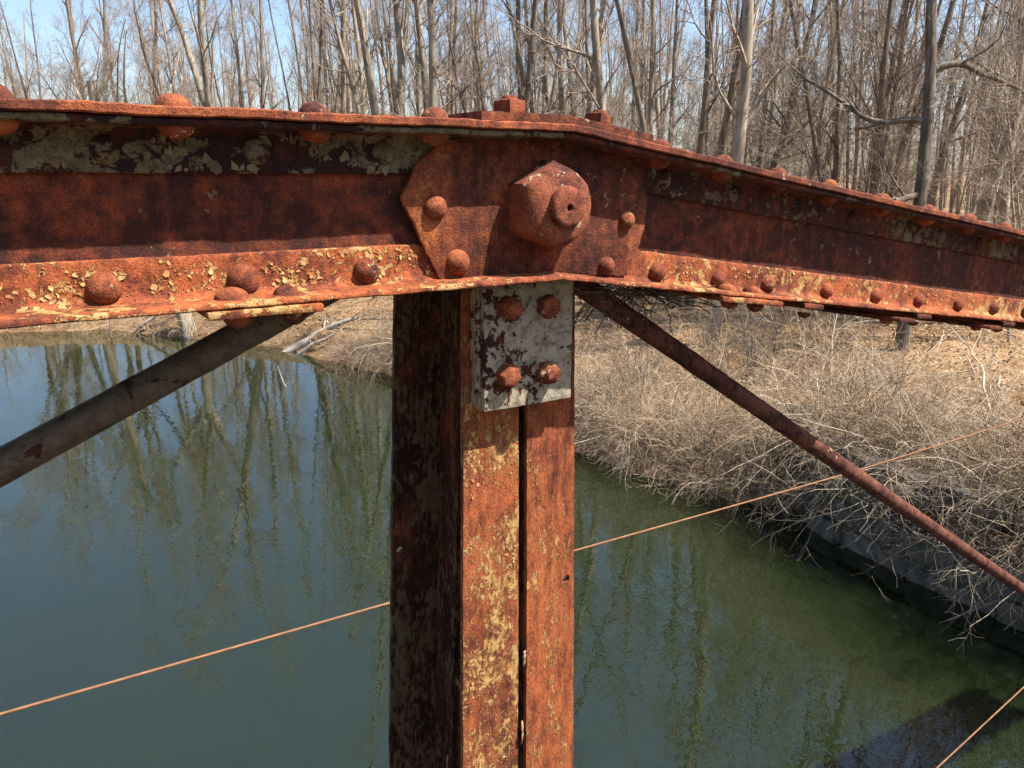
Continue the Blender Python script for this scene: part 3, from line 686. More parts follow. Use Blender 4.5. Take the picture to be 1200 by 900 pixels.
# hanger plate with packing piece and four hexagon bolts
zt_, zb_ = 5.352, None
def YPf(z): return yn(z) - 0.036
pb_l = atY(567, 483, 0.935); pb_r = atY(668, 466, 0.935)
zl, zr = pb_l[2], pb_r[2]; xl, xr = pb_l[0] + 0.0, pb_r[0]
ytop = yn(5.36)
pack = adopt(link('packing_plate', box_mesh('packing_plate', aabox(xl - 0.004, xr - 0.004, yn(5.2) - 0.024, yn(5.2) - 0.0006, zl + 0.006, 5.356), M['grey_paint'], (10, 3, 18), 0.0009, 0.002)), post)
ysurf = yn(5.2) - 0.0355
cpl = [(xl, ysurf, zl), (xr, ysurf, zr), (xl, ysurf + 0.0112, zl), (xr, ysurf + 0.0112, zr), (xl, ysurf, 5.358), (xr, ysurf, 5.358), (xl, ysurf + 0.0112, 5.358), (xr, ysurf + 0.0112, 5.358)]
hang = adopt(link('hanger_plate', box_mesh('hanger_plate', cpl, M['grey_paint'], (14, 2, 22), 0.0009, 0.0016)), post); hang['label'] = 'chipped pale grey painted plate with four bolts'
def hexb(a, hh):
    t = ((a + math.radians(30)) % math.radians(60)) - math.radians(30)
    return math.cos(math.radians(30)) / math.cos(t)
HEX = lathe_mesh('hexagon_bolt', [(0.0182, -0.001), (0.0182, 0.006), (0.0182, 0.0155), (0.0165, 0.0185), (0.012, 0.0195), (0.004, 0.0200), (0.0004, 0.0201)], M['rust_nut'], 48, 0.0009, 80, 9, hexb)
HEX2 = lathe_mesh('hexagon_bolt', [(0.0185, -0.001), (0.0182, 0.009), (0.0178, 0.0180), (0.0160, 0.0205), (0.0135, 0.0210), (0.0128, 0.0255), (0.0105, 0.0285), (0.0004, 0.0290)], M['rust_nut'], 48, 0.0010, 80, 11, lambda a, hh: hexb(a, hh) if hh < 0.0208 else 1.0)
for (px_, py_, me, rot) in [(599, 441, HEX, 0.3), (645, 438, HEX2, 0.5), (600, 362, HEX2, 0.1), (646, 360, HEX, 0.9)]:
    p = atY(px_, py_, ysurf - 0.015); o = link('hexagon_bolt', me, None, orient((p[0], ysurf + 0.0004, p[2]), (0, -1, 0), rot)); o.parent = hang
# curled flakes of paint hanging in the post
def flake_obj(px_, py_, Y, length, width, curl, tilt, name='paint_flake'):
    p = atY(px_, py_, Y); V = []; n = 8
    for i in range(n):
        f = i / (n - 1); w = width * (0.75 - 0.25 * f + 0.35 * math.sin(i * 2.3 + length * 90)); z = -length * f; y = -curl * math.sin(f * 2.2); x = tilt * f
        for th in (0, 0.0012):
            V += [(p[0] + x - w / 2, p[1] + y + th, p[2] + z), (p[0] + x + w / 2, p[1] + y + th + 0.002 * f, p[2] + z)]
    Q = []
    for i in range(n - 1):
        a = i * 4; b = a + 4
        Q += [(a, a + 1, b + 1, b), (a + 2, b + 2, b + 3, a + 3), (a, b, b + 2, a + 2), (a + 1, a + 3, b + 3, b + 1)]
    Q += [(0, 2, 3, 1), (4 * n - 4, 4 * n - 3, 4 * n - 1, 4 * n - 2)]
    me = np_mesh(name, V, [np.array(Q)], M['flake_pale']); fix_normals(me); return adopt(link(name, me), post)
flake_obj(536, 796, 1.02, 0.055, 0.006, 0.006, 0.012)
flake_obj(615, 763, 0.964, 0.03, 0.007, 0.003, -0.003)
flake_obj(612, 845, 0.964, 0.045, 0.006, 0.004, -0.002)
flake_obj(525, 885, 1.03, 0.06, 0.005, 0.004, -0.010)

# lifted, curling flakes of old paint
def flake_field(name, pts, nrm, sz, mat, parent, seed):
    rng = np.random.default_rng(seed); n = len(pts); k = 7; nrm = np.array(nrm, float)
    a1 = unit(np.cross(nrm, rng.normal(0, 1, (n, 3)))); a2 = np.cross(np.broadcast_to(nrm, (n, 3)), a1)
    th = np.arange(k) * 2 * math.pi / k; rad = rng.uniform(.35, 1.15, (n, k)) * (sz[0] + (sz[1] - sz[0]) * rng.uniform(0, 1, (n, 1)) ** 1.8); cu = np.cos(th)[None] * rad; cv = np.sin(th)[None] * rad * rng.uniform(.4, .95, (n, 1))
    lift = .0006 + np.maximum(0, cu + rad * .35) * rng.uniform(.05, .5, (n, 1)) + cu ** 2 * 14
    V = []
    for off in (0, -.0006):
        ring = pts[:, None] + a1[:, None] * cu[..., None] + a2[:, None] * cv[..., None] + nrm * (lift + off)[..., None]
        V.append(np.concatenate([pts[:, None] + nrm * (.0008 + off), ring], 1))
    V = np.concatenate(V, 1).reshape(-1, 3); b0 = np.arange(n)[:, None] * (2 * (k + 1)); F = []; Q = []
    for j in range(k):
        F.append(b0 + np.array([[0, 1 + j, 1 + (j + 1) % k]])); F.append(b0 + (k + 1) + np.array([[0, 1 + (j + 1) % k, 1 + j]]))
        Q.append(b0 + np.array([[1 + j, k + 2 + j, k + 2 + (j + 1) % k, 1 + (j + 1) % k]]))
    o = link(name, np_mesh(name, V, [np.concatenate(F), np.concatenate(Q)], mat, smooth=False)); adopt(o, parent); o['kind'] = 'stuff'; return o
fk = np.random.default_rng(41)
def clustered(n, f, thr, lo, hi):
    out = []
    while len(out) < n:
        a = fk.uniform(lo[0], hi[0]); h = fk.uniform(lo[1], hi[1])
        if mnoise.noise(Vector((a * f, h * f, 1.7))) + fk.normal(0, .12) > thr: out.append((a, h))
    return out
pl_ = np.array([cloc(a, YA, h, 'left') for a, h in clustered(330, 34, .06, (-.85, .012), (-.17, LEG - .004))])
flake_field('paint_flakes', pl_, (0, -1, 0), (.0010, .0052), M['flake'], chord, 1)
pl_ = np.array([cloc(a, YA, h, 'right') for a, h in clustered(330, 30, .06, (.13, .012), (1.7, LEG - .004))])
flake_field('paint_flakes', pl_, (0, -1, 0), (.0010, .0048), M['flake'], chord, 2)
for sd, lo_, hi_ in (('left', -.85, -.16), ('right', .14, 1.6)):
    pl_ = np.array([cloc(a, YA, h, sd) for a, h in clustered(170 if sd == 'left' else 60, 22, .12, (lo_, DEP - TC - LEG + .003), (hi_, DEP - TC - .014))])
    flake_field('paint_flakes', pl_, (0, -1, 0), (.003, .009), M['flake_olive'], chord, 3)
pl_ = np.array([(xw(a, h), yn(h), h) for a, h in clustered(150, 14, .12, (XL + .004, 4.40), (XM0 - .004, 5.12))])
flake_field('paint_flakes', pl_, (0, -1, 0), (.0012, .0038), M['flake'], post, 5)

# ------------------------------------------------------------------ diagonal rods
def rod(name, p0, p1, rad, mat, label, bend=0.003):
    p0 = np.array(p0); p1 = np.array(p1); N = 140; t = np.linspace(0, 1, N)[:, None]
    P = p0 + (p1 - p0) * t + np.array([0, 0, -1]) * bend * np.sin(t * math.pi)
    tb = Tubes(); rr = rad * (1 + 0.02 * np.sin(np.arange(N) * 1.3) * np.sin(np.arange(N) * .37)); tb.add(P, rr, 24)
    V, F = tb.arrays(); V = np.array([jit(v, 0.0006) for v in V])
    s = 24; caps = [np.arange(s)[None, ::-1].copy(), (np.arange(s) + (N - 1) * s)[None]]
    me = np_mesh(name, V, [F] + caps, mat); fix_normals(me); me.set_sharp_from_angle(angle=math.radians(60))
    o = link(name, me); tag(o, label, 'rod'); return o
YR = 1.012
a = atY(0, 546, YR); b = atY(236, 418, YR); d_ = (b - a) / (b[0] - a[0])
rodL = rod('diagonal_rod', b + d_ * 0.40, a - d_ * 2.6, 0.0205, M['brown_rod'], 'thick brown painted diagonal rod running down to the left from the pin joint')
a = atY(700, 347, YR); b = atY(1188, 683, YR); d_ = (b - a) / (b[0] - a[0])
rodR = rod('diagonal_rod', a - d_ * 0.12, b + d_ * 0.55, 0.0185, M['rust_rod'], 'slimmer rusty diagonal rod running down to the right towards the bank')

# cables
def cable(name, pts, rad, label):
    pts = np.array(pts); N = 60; t = np.linspace(0, 1, len(pts)); tt = np.linspace(0, 1, N)
    P = np.stack([np.interp(tt, t, pts[:, k]) for k in range(3)], -1); tb = Tubes(); tb.add(P, np.full(N, rad), 8)
    o = link(name, tb.mesh(name, M['cable'])); tag(o, label, 'cable', 'orange cables beside the bridge'); return o
q0 = atY(0, 837, 2.6); q1 = atY(448, 709, 2.6); q2 = atY(1000, 553, 2.6); q3 = atY(1200, 490, 2.6)
e0 = q0 + (q0 - q1) * 7; e1 = q3 + (q3 - q1) * 1.2
cable('cable', [e0, q0, q1, q2, q3, e1], 0.0050, 'thin orange cable passing behind the post above the water')
w0 = atY(1098, 900, 1.6); w1 = atY(1200, 805, 1.6)
cable('cable', [w0 - (w1 - w0) * 6, w0, w1, w1 + (w1 - w0) * 6.2], 0.0042, 'thin orange cable crossing the bottom right corner')

# bridge deck and lower chord (below the frame)
deck = link('bridge_deck', box_mesh('bridge_deck', aabox(-12, 10.9, -4.0, 0.35, 2.94, 3.08), M['timber'], (4, 2, 1), 0, 0)); tag(deck, 'dark timber bearers of the bridge deck', 'deck', kind='structure')
pl = box_mesh('plank', aabox(-0.118, 0.118, -4.0, 0.35, 0, 0.06), M['timber'], (2, 16, 1), 0.003, 0.004, 4.0)
for k in range(60):
    o = link('plank', pl, deck, Matrix.Translation((-3.6 + 0.245 * k, 0, 3.083)))
lc = link('lower_chord', box_mesh('lower_chord', aabox(-12, 10.6, 0.98, 1.10, 2.45, 2.60), M['rust_web'], (120, 4, 2), 0.001, 0.003)); tag(lc, 'rusty lower chord of the truss beside the deck', 'girder')

# ------------------------------------------------------------------ stone wing wall of the abutment
wall = thing('wing_wall', 'shaded stone block wing wall at the water under the brush', 'wall', (10.3, 5.5, 0))
wall_path = np.array([(10.12, 2.3), (10.08, 3.6), (10.02, 5.9), (10.55, 7.5), (11.6, 8.6)])
seg_d = np.concatenate([[0], np.cumsum(np.linalg.norm(np.diff(wall_path, axis=0), axis=1))])
def on_wall(u): return np.array([np.interp(u, seg_d, wall_path[:, 0]), np.interp(u, seg_d, wall_path[:, 1])])
rw = random.Random(3)
for row in range(5):
    u = -0.3 * (row % 2); z0 = -0.45 + row * 0.40
    while u < seg_d[-1]:
        L = rw.uniform(0.5, 1.35); a = max(u + 0.012, 0); b = min(u + L - 0.012, seg_d[-1]); u += L
        if b - a < 0.15 or (row > 2 and rw.random() < 0.4): continue
        p, q = on_wall(a), on_wall(b); d = (q - p) / np.linalg.norm(q - p); nrm = np.array([-d[1], d[0]]); pr = rw.uniform(-0.05, 0.09)
        if nrm[0] > 0: nrm = -nrm
        hgt = 0.375 + rw.uniform(-0.05, 0.015); c = []
        for z in (z0, z0 + hgt):
            for k in (pr, -0.5):
                for e in (p, q): c.append((*(e + nrm * k), z))
        me = box_mesh('stone_block', c, M['stone'], (6, 3, 4), 0.036, 0.02, 5.0)
        adopt(link('stone_block', me), wall)
# flat coping slab on the bank
cs = pixel_ground(1085, 556)
slab = link('concrete_slab', box_mesh('concrete_slab', aabox(-0.45, 0.45, -1.0, 1.0, -0.15, 0.14), M['stone'], (6, 10, 2), 0.012, 0.02, 5.0), None, Matrix.Translation(cs) @ Matrix.Rotation(0.25, 4, 'Z'))
tag(slab, 'pale flat concrete slab lying in the brush above the wing wall', 'slab')

# ------------------------------------------------------------------ trees
def tree_meshes(kind, seed):
    rng = np.random.default_rng(seed); big = Tubes(); fine = Tubes()
    Ht = {'tall': 19, 'fork': 18, 'clump': 17, 'oak': 15, 'sapling': 7.5, 'thin': 13, 'hero': 17}[kind]
    r0 = {'tall': .19, 'fork': .21, 'clump': .14, 'oak': .26, 'sapling': .035, 'thin': .075, 'hero': .21}[kind]
    N = 14
    def stem(p, d, L, r, wander, up=0.02, tip=0.12):
        P = march(np.array([p], float), unit(np.array([d], float)), np.array([L]), N, up, wander, rng)
        return P, (r * np.linspace(1, tip, N) ** 0.85)[None]
    stems = []
    if kind in ('tall', 'thin', 'sapling', 'hero'):
        stems.append(stem((0, 0, -0.4), (rng.normal(0, .03), rng.normal(0, .03), 1), Ht, r0, 0.035 if kind != 'sapling' else 0.06))
    elif kind == 'fork':
        P, Rr = stem((0, 0, -0.4), (rng.normal(0, .04), rng.normal(0, .04), 1), Ht * 0.36, r0, 0.03, tip=0.78); big.add(P, Rr, 9)
        n = rng.integers(2, 4); a0 = rng.uniform(0, 6)
        for k in range(n):
            a = a0 + k * 2 * math.pi / n; q = rng.uniform(.16, .30)
            stems.append(stem(P[0, -1] - [0, 0, .08], (math.cos(a) * q, math.sin(a) * q, 1), Ht * rng.uniform(.55, .68), r0 * .62, 0.05, .04))
    elif kind == 'clump':
        n = 5; a0 = rng.uniform(0, 6)
        for k in range(n):
            a = a0 + k * 2 * math.pi / n + rng.normal(0, .3); q = rng.uniform(.05, .22)
            stems.append(stem((math.cos(a) * .28, math.sin(a) * .28, -0.4), (math.cos(a) * q, math.sin(a) * q, 1), Ht * rng.uniform(.8, 1.1), r0 * rng.uniform(.7, 1.1), 0.04, .03))
    elif kind == 'oak':
        P, Rr = stem((0, 0, -0.4), (rng.normal(0, .05), rng.normal(0, .05), 1), Ht * 0.32, r0, 0.04, tip=0.8); big.add(P, Rr, 9)
        for k in range(5):
            a = k * 2.4 + rng.uniform(0, 1); q = rng.uniform(.35, .95)
            stems.append(stem(P[0, -1 - (k % 3)], (math.cos(a) * q, math.sin(a) * q, 1), Ht * rng.uniform(.5, .68), r0 * .52, 0.10, .03))
    SP = np.concatenate([x[0] for x in stems]); SR = np.concatenate([x[1] for x in stems]); big.add(SP, SR, 9 if r0 > .1 else 6)
    ns = len(SP)
    if kind == 'hero':
        # two heavy level limbs low on the trunk, one on each side
        for (zz, d, L) in ((5.6, (-1, 0.05, -.06), 4.6), (6.6, (1, 0, .28), 4.2), (8.3, (-.8, .1, .15), 3.8), (4.0, (-.9, -.2, -.22), 3.0), (9.4, (.9, .2, .5), 3.4)):
            k = zz / Ht * (N - 1); p = SP[0, int(k)] + (SP[0, int(k) + 1] - SP[0, int(k)]) * (k % 1)
            P = march(np.array([p]), unit(np.array([d], float)), np.array([L]), N, 0.015, 0.13, rng); big.add(P, (0.085 * np.linspace(1, .15, N))[None], 7)
            P2, R2 = grow(P, (0.085 * np.linspace(1, .15, N))[None], 9, (.15, 1), (30, 70), (.8, 1.9), 6, .5, .2, .06, .2, rng, .008); big.add(P2, R2, 5)
            P3, R3 = grow(P2, R2, 6, (.2, 1), (25, 60), (.4, 1.0), 4, .6, .3, .03, .2, rng, .004); fine.add(P3, R3, 3)
    cfg = {'tall': (20, (.30, .98), (25, 60), (2.0, 4.6), 6, 8), 'fork': (11, (.12, .98), (20, 55), (1.8, 4.2), 6, 8), 'clump': (9, (.22, .98), (20, 50), (1.5, 3.6), 5, 7),
           'oak': (9, (.15, 1), (30, 75), (1.6, 3.6), 8, 11), 'sapling': (22, (.2, .98), (25, 60), (.8, 2.2), 4, 6), 'thin': (22, (.25, .98), (20, 55), (1.0, 2.6), 5, 6), 'hero': (18, (.45, .98), (30, 70), (2.0, 4.4), 6, 8)}[kind]
    LP, LR = grow(SP, SR, cfg[0], cfg[1], cfg[2], cfg[3], 7, .42, .2, .07, .13, rng, .008)
    big.add(LP, LR, 5)
    BP, BR = grow(LP, LR, cfg[4], (.2, 1), (22, 60), (.7, 1.9), 5, .55, .25, .05, .16, rng, .006); fine.add(BP, BR, 4)
    TP_, TR_ = grow(BP, BR, cfg[5], (.15, 1), (20, 55), (.35, .95), 4, .6, .4, 0.03, .18, rng, .0056); fine.add(TP_, TR_, 3)
    # epicormic shoots on the lower trunk
    EP, ER = grow(SP, SR, 10 if r0 > .1 else 4, (.06, .5), (45, 90), (.5, 1.6), 5, .12, .3, .08, .2, rng, .006); fine.add(EP, ER, 3)
    EP2, ER2 = grow(EP, ER, 4, (.2, 1), (25, 60), (.2, .6), 3, .7, .4, .03, .2, rng, .0045); fine.add(EP2, ER2, 3)
    return big, fine
BARKS = ['bark_grey', 'bark_brown', 'bark_pale', 'bark_dark']
LIB = {}
for kind, n in (('tall', 4), ('fork', 3), ('clump', 3), ('oak', 3), ('sapling', 3), ('thin', 3), ('hero', 1)):
    for k in range(n):
        big, fine = tree_meshes(kind, 100 + len(LIB) * 17)
        bk = BARKS[(len(LIB) * 3 + k) % 3] if kind not in ('hero', 'clump') else ['bark_grey', 'bark_brown', 'bark_brown'][k] if kind == 'clump' else 'bark_dark'
        LIB[kind, k] = (big.mesh('trunk', M[bk]), fine.mesh('crown', M['twig_red' if (k + len(LIB)) % 3 == 0 else 'twig']))
NK = {'tall': 4, 'fork': 3, 'clump': 3, 'oak': 3, 'sapling': 3, 'thin': 3, 'hero': 1}
BASER = {'tall': .19, 'fork': .21, 'clump': .14, 'oak': .26, 'sapling': .035, 'thin': .075, 'hero': .21}
def plant_tree(kind, k, pos, label, rz=None, lean=(0, 0), sc=1.0, scz=None, group=None, name='bare_tree', cat='tree'):
    tk, cr = LIB[kind, k % NK[kind]]
    t = thing(name, label, cat, tuple(pos), group)
    t.rotation_euler = (lean[0], lean[1], random.uniform(0, 6.28) if rz is None else rz)
    t.scale = (sc, sc, scz or sc)
    link('trunk', tk, t); link('crown', cr, t); return t
def lean_lr(deg):
    """lean to the picture's right by deg"""
    ax = fw.copy(); ax[2] = 0; ax /= np.linalg.norm(ax); return ax, math.radians(deg)
def lean_tree(t, deg):
    ax, a = lean_lr(deg); q = Matrix.Rotation(a, 4, Vector(ax)) @ t.rotation_euler.to_matrix().to_4x4(); t.rotation_euler = q.to_euler()
VIEWZ = math.atan2(-rt[1], rt[0])
# single trees one can point at: picture x at the sky line, distance, kind, variant, width in picture pixels, lean, label
HERO = [
 (52, 41, 'oak', 0, 7, -8, 'spreading bare tree at the far left against open sky'),
 (135, 41, 'oak', 1, 8, 2, 'gnarled bare tree with crooked limbs right of the broken snag'),
 (214, 38, 'oak', 2, 11, 0, 'wide spreading bare tree behind the leftmost visible cover rivet'),
 (292, 35, 'fork', 0, 12, -9, 'forked bare tree leaning left above the beam'),
 (352, 33, 'tall', 1, 7, 1, 'slender reddish bare trunk behind the second cover rivet'),
 (402, 36, 'tall', 2, 9, 0, 'straight bare trunk standing alone between the second and third cover rivets'),
 (458, 31, 'tall', 0, 9, -7, 'bare tree leaning left beside the clump of grey stems'),
 (488, 30, 'clump', 0, 12, 0, 'clump of grey stems rising above the third cover rivet'),
 (537, 33, 'tall', 3, 8, 0, 'thin dark trunk left of the square bolt'),
 (574, 33, 'thin', 0, 6, 0, 'very thin stem just left of the square bolt'),
 (612, 28, 'fork', 1, 13, 0, 'stout forked grey tree right behind the upper square bolt'),
 (640, 30, 'tall', 2, 8, 1, 'slim trunk touching the stout forked grey tree'),
 (664, 29, 'fork', 2, 9, -2, 'forked slim tree above the pin nut'),
 (686, 31, 'tall', 1, 8, 2, 'slim brown trunk right above the pin nut'),
 (722, 24, 'tall', 0, 14, -1, 'straight thick grey trunk above the lower square bolt'),
 (748, 25, 'tall', 3, 10, 2, 'brown trunk close beside the thick grey trunk'),
 (806, 24, 'clump', 1, 10, 1, 'clump of pale stems left of the smooth grey trunk'),
 (846, 20, 'tall', 2, 17, 4, 'smooth blue grey trunk leaning slightly to the right'),
 (868, 24, 'tall', 1, 11, 5, 'brown trunk leaning right behind the smooth grey trunk'),
 (893, 25, 'thin', 1, 7, 2, 'thin brown trunk over the middle of the sloping beam'),
 (930, 24, 'thin', 2, 7, 3, 'pair of thin stems standing over the sloping beam'),
 (1006, 23, 'clump', 2, 10, 1, 'broad cluster of thick brown stems on the right'),
 (1036, 24, 'tall', 3, 11, 1, 'thick brown trunk in the right hand cluster'),
 (1084, 20, 'hero', 0, 17, 1, 'dark trunk with long level limbs on the right'),
 (1144, 24, 'fork', 0, 13, 4, 'large forked tree leaning right near the frame edge'),
 (1188, 26, 'tall', 0, 11, 2, 'thick trunk at the far right edge'),
]
for (x, D, kind, k, wpx, ln_, lab) in HERO:
    pos = on_ground(x, D); dia = 0.82 * wpx * D / 900.0; sc = dia / (2 * BASER[kind] * 0.85)
    scz = max(0.75, min(1.25, sc)); sxy = max(0.45, min(1.7, sc))
    t = plant_tree(kind, k, pos, lab, rz=(-(math.pi / 2 - AZ) if kind == 'hero' else None), sc=sxy, scz=scz if kind != 'hero' else 1.0)
    if kind == 'hero': t.scale = (.80, .80, 1.0)
    if x < 160: t.scale = (t.scale[0] * .85, t.scale[1] * .85, .85)
    lean_tree(t, ln_)
# a broken snag
sn = Tubes(); rs_ = np.random.default_rng(55)
P = march(np.array([(0, 0, -.4)], float), np.array([(0, 0, 1.)]), np.array([8.6]), 10, .02, .03, rs_); sn.add(P, (.20 * np.linspace(1, .7, 10))[None], 9)
P2 = march(P[:, -2], unit(np.array([(.55, -.3, 1.)])), np.array([2.4]), 5, .05, .05, rs_); sn.add(P2, (.13 * np.linspace(1, .45, 5))[None], 7)
P3 = march(P[:, -3], unit(np.array([(-.5, .3, 1.)])), np.array([2.0]), 5, .05, .1, rs_); sn.add(P3, (.08 * np.linspace(1, .3, 5))[None], 6)
P4, R4 = grow(P, (.2 * np.linspace(1, .7, 10))[None], 9, (.3, .95), (50, 90), (.6, 2.0), 5, .2, .3, .05, .2, rs_, .012)
p = on_ground(97, 37.5); t = thing('snag_tree', 'pale dead snag with broken forked top at the left', 'dead tree', tuple(p))
link('trunk', sn.mesh('trunk', M['bark_pale']), t); f_ = Tubes(); f_.add(P4, R4, 4); link('branch', f_.mesh('branch', M['twig']), t)
# the crowded wood: stems told apart by kind, depth and the landmark below them
KW = {'tall': 'straight bare tree', 'fork': 'forked bare tree', 'clump': 'many stemmed bare tree', 'thin': 'thin bare tree', 'oak': 'spreading bare tree', 'sapling': 'leafless sapling'}
MARKS = [(70, 'below the open sky at the far left'), (120, 'behind the dead snag'), (175, 'between the snag and the leftmost rivet'), (250, 'behind the leftmost cover rivet'), (320, 'behind the tree leaning left'), (390, 'above the second cover rivet'), (450, 'left of the third cover rivet'), (520, 'above the third cover rivet'), (580, 'left of the upper square bolt'),
         (630, 'behind the upper square bolt'), (690, 'above the pin nut'), (740, 'above the lower square bolt'), (790, 'right of the lower square bolt'), (835, 'left of the smooth grey trunk'), (880, 'behind the smooth grey trunk'), (925, 'right of the smooth grey trunk'), (985, 'over the middle of the sloping beam'), (1050, 'behind the cluster of brown stems'), (1110, 'behind the dark trunk with level limbs'), (1165, 'behind the large leaning forked tree'), (1205, 'by the right edge'), (1260, 'just outside the right edge'), (9999, 'well outside the right edge')]
def tree_label(kind, x, D):
    return ('near ' if D < 34 else 'farther ' if D < 47 else 'farthest ') + KW[kind] + ' in the wood ' + next(w for b, w in MARKS if x < b)
zones = [((20, 340), (38, 58), 24, 'slim bare tree crowded in the wood beyond the left beam', 'trees of the wood beyond the left beam'),
         ((340, 700), (29, 58), 40, 'slim bare tree crowded in the wood above the pin joint', 'trees of the wood above the pin joint'),
         ((700, 1290), (27, 60), 76, 'slim bare tree crowded in the wood above the sloping beam', 'trees of the wood above the sloping beam')]
for (x0, x1), (d0, d1), n, lab, grp in zones:
    for k in range(n):
        x = x0 + (x1 - x0) * (k + random.random()) / n; D = math.sqrt(random.uniform(d0 ** 2, d1 ** 2)); pos = on_ground(x, D)
        if sdist(pos[0], pos[1]) < 1.0: continue
        kind = random.choices(['tall', 'fork', 'clump', 'thin', 'oak', 'sapling'], [5, 2.5, 2.0, 4, 0.6 if x > 340 else 2.0, 1.5])[0]
        t = plant_tree(kind, random.randrange(4), pos, tree_label(kind, x, D), sc=random.uniform(.45, .85), scz=random.uniform(.8, 1.15) if kind != 'sapling' else random.uniform(.8, 1.4), group='trees in the wood ' + next(w for b, w in MARKS if x < b))
        if x < 110: t.scale[2] *= .72
        lean_tree(t, random.gauss(0, 2.2))
# young understorey saplings near the right bank
for k in range(34):
    x = random.uniform(690, 1280); D = random.uniform(20, 38); pos = on_ground(x, D)
    if sdist(pos[0], pos[1]) < 2: continue
    t = plant_tree('sapling', k // 2, pos, ('bent' if k % 2 else 'upright') + ' understorey ' + tree_label('sapling', x, D), sc=random.uniform(.7, 1.2), group='leafless saplings of the understorey', name='sapling')
    lean_tree(t, random.choice((-9, 9)) if k % 2 else random.gauss(0, 2))

# evergreens far back
def pine_mesh(seed, olive=False):
    rng = np.random.default_rng(seed); tk = Tubes(); Ht = 15
    P = march(np.array([(0, 0, -.4)], float), np.array([(0, 0, 1.)]), np.array([Ht]), 12, .02, .02, rng); Rr = (.17 * np.linspace(1, .1, 12))[None]; tk.add(P, Rr, 7)
    LP, LR = grow(P, Rr, 70, (.18, .98), (60, 95), (1.6, 4.0), 5, .22, .2, .03, .08, rng, .008, .75); tk.add(LP, LR, 4)
    BP, BR = grow(LP, LR, 7, (.25, 1), (25, 60), (.4, 1.1), 4, .5, .3, .02, .12, rng, .004)
    pts = BP.reshape(-1, 3); pts = np.repeat(pts, 6, 0) + rng.normal(0, .10, (len(pts) * 6, 3)); n = len(pts)
    d = unit(rng.normal(0, 1, (n, 3)) + [0, 0, .3]); w = unit(np.cross(d, rng.normal(0, 1, (n, 3)))) * 0.022; L = rng.uniform(.10, .22, (n, 1))
    V = np.stack([pts - w, pts + w, pts + d * L], 1).reshape(-1, 3); F = np.arange(n * 3).reshape(-1, 3)
    return tk.mesh('trunk', M['bark_brown']), np_mesh('needle_crown', V, [F], M['spring_leaf' if olive else 'needle'], smooth=False)
PINES = [pine_mesh(5), pine_mesh(6), pine_mesh(8, True)]
for (x, D, v, sc, lab) in [(940, 52, 2, .55, 'yellow green young evergreen low in the wood over the sloping beam'),
                        (885, 56, 2, .5, 'small yellow green evergreen behind the smooth grey trunk'), (1180, 40, 0, .75, 'dark green evergreen behind the right edge trunks'), (1235, 36, 1, .8, 'dark green evergreen just outside the right edge'), (1060, 48, 2, .6, 'olive evergreen behind the dark trunk with level limbs')]:
    pos = on_ground(x, D); t = thing('evergreen_tree', lab, 'evergreen', tuple(pos)); t.scale = (sc, sc, sc); t.rotation_euler = (0, 0, x)
    link('trunk', PINES[v][0], t); link('crown', PINES[v][1], t)

# far wood: one mass of stems and twigs behind everything
far = Tubes(); fr_ = np.random.default_rng(77); n = 420
xx = 1500 - 1530 * fr_.uniform(0, 1, n) ** 1.55; DD = fr_.uniform(60, 130, n)
base = np.array([azdir(x) * D for x, D in zip(xx, DD)]); zb = ground_z(base[:, 0], base[:, 1]); keep = sdist(base[:, 0], base[:, 1]) > 1; base = base[keep]; zb = zb[keep]; n = len(base)
tall = .55 + .45 * sm(60, 420, xx[keep])
P = march(np.column_stack([base, zb - .4]), unit(np.column_stack([fr_.normal(0, .05, (n, 2)), np.ones(n)])), fr_.uniform(13, 21, n) * tall, 8, .02, .03, fr_); Rr = fr_.uniform(.07, .22, n)[:, None] * np.linspace(1, .15, 8)[None]
far.add(P, Rr, 5)
LP, LR = grow(P, Rr, 14, (.2, 1), (20, 60), (1.5, 4.5), 4, .4, .2, .07, .15, fr_, .012); far.add(LP, LR, 3)
BP, BR = grow(LP, LR, 8, (.2, 1), (20, 60), (.7, 2.0), 3, .5, .4, .04, .15, fr_, .009); far.add(BP, BR, 3)
o = link('far_wood', far.mesh('far_wood', M['twig'])); tag(o, 'far mass of bare grey brown woodland behind the nearer trees', 'woodland', kind='stuff')

bk = Tubes(); n = 260; an = fr_.uniform(math.radians(150), math.radians(385), n); DD = fr_.uniform(22, 75, n)  # unseen wood behind the camera, added to block low sky light
base = np.stack([np.cos(an) * DD, np.sin(an) * DD], -1); base = base[(sdist(base[:, 0], base[:, 1]) > 2) & (np.abs(base[:, 1] + 1.6) > 5)]; n = len(base)
P = march(np.column_stack([base, ground_z(base[:, 0], base[:, 1]) - .4]), unit(np.column_stack([fr_.normal(0, .05, (n, 2)), np.ones(n)])), fr_.uniform(14, 20, n), 7, .02, .03, fr_); Rr = fr_.uniform(.12, .26, n)[:, None] * np.linspace(1, .15, 7)[None]
bk.add(P, Rr, 5); LP, LR = grow(P, Rr, 16, (.15, 1), (20, 65), (1.8, 4.8), 4, .4, .2, .05, .15, fr_, .014); bk.add(LP, LR, 3)
BP, BR = grow(LP, LR, 9, (.2, 1), (20, 60), (.7, 2.2), 3, .5, .4, .04, .15, fr_, .012); bk.add(BP, BR, 3)
o = link('far_wood', bk.mesh('far_wood', M['twig'])); tag(o, 'added bare woodland on the other side of the bridge, out of the picture', 'woodland', kind='stuff')

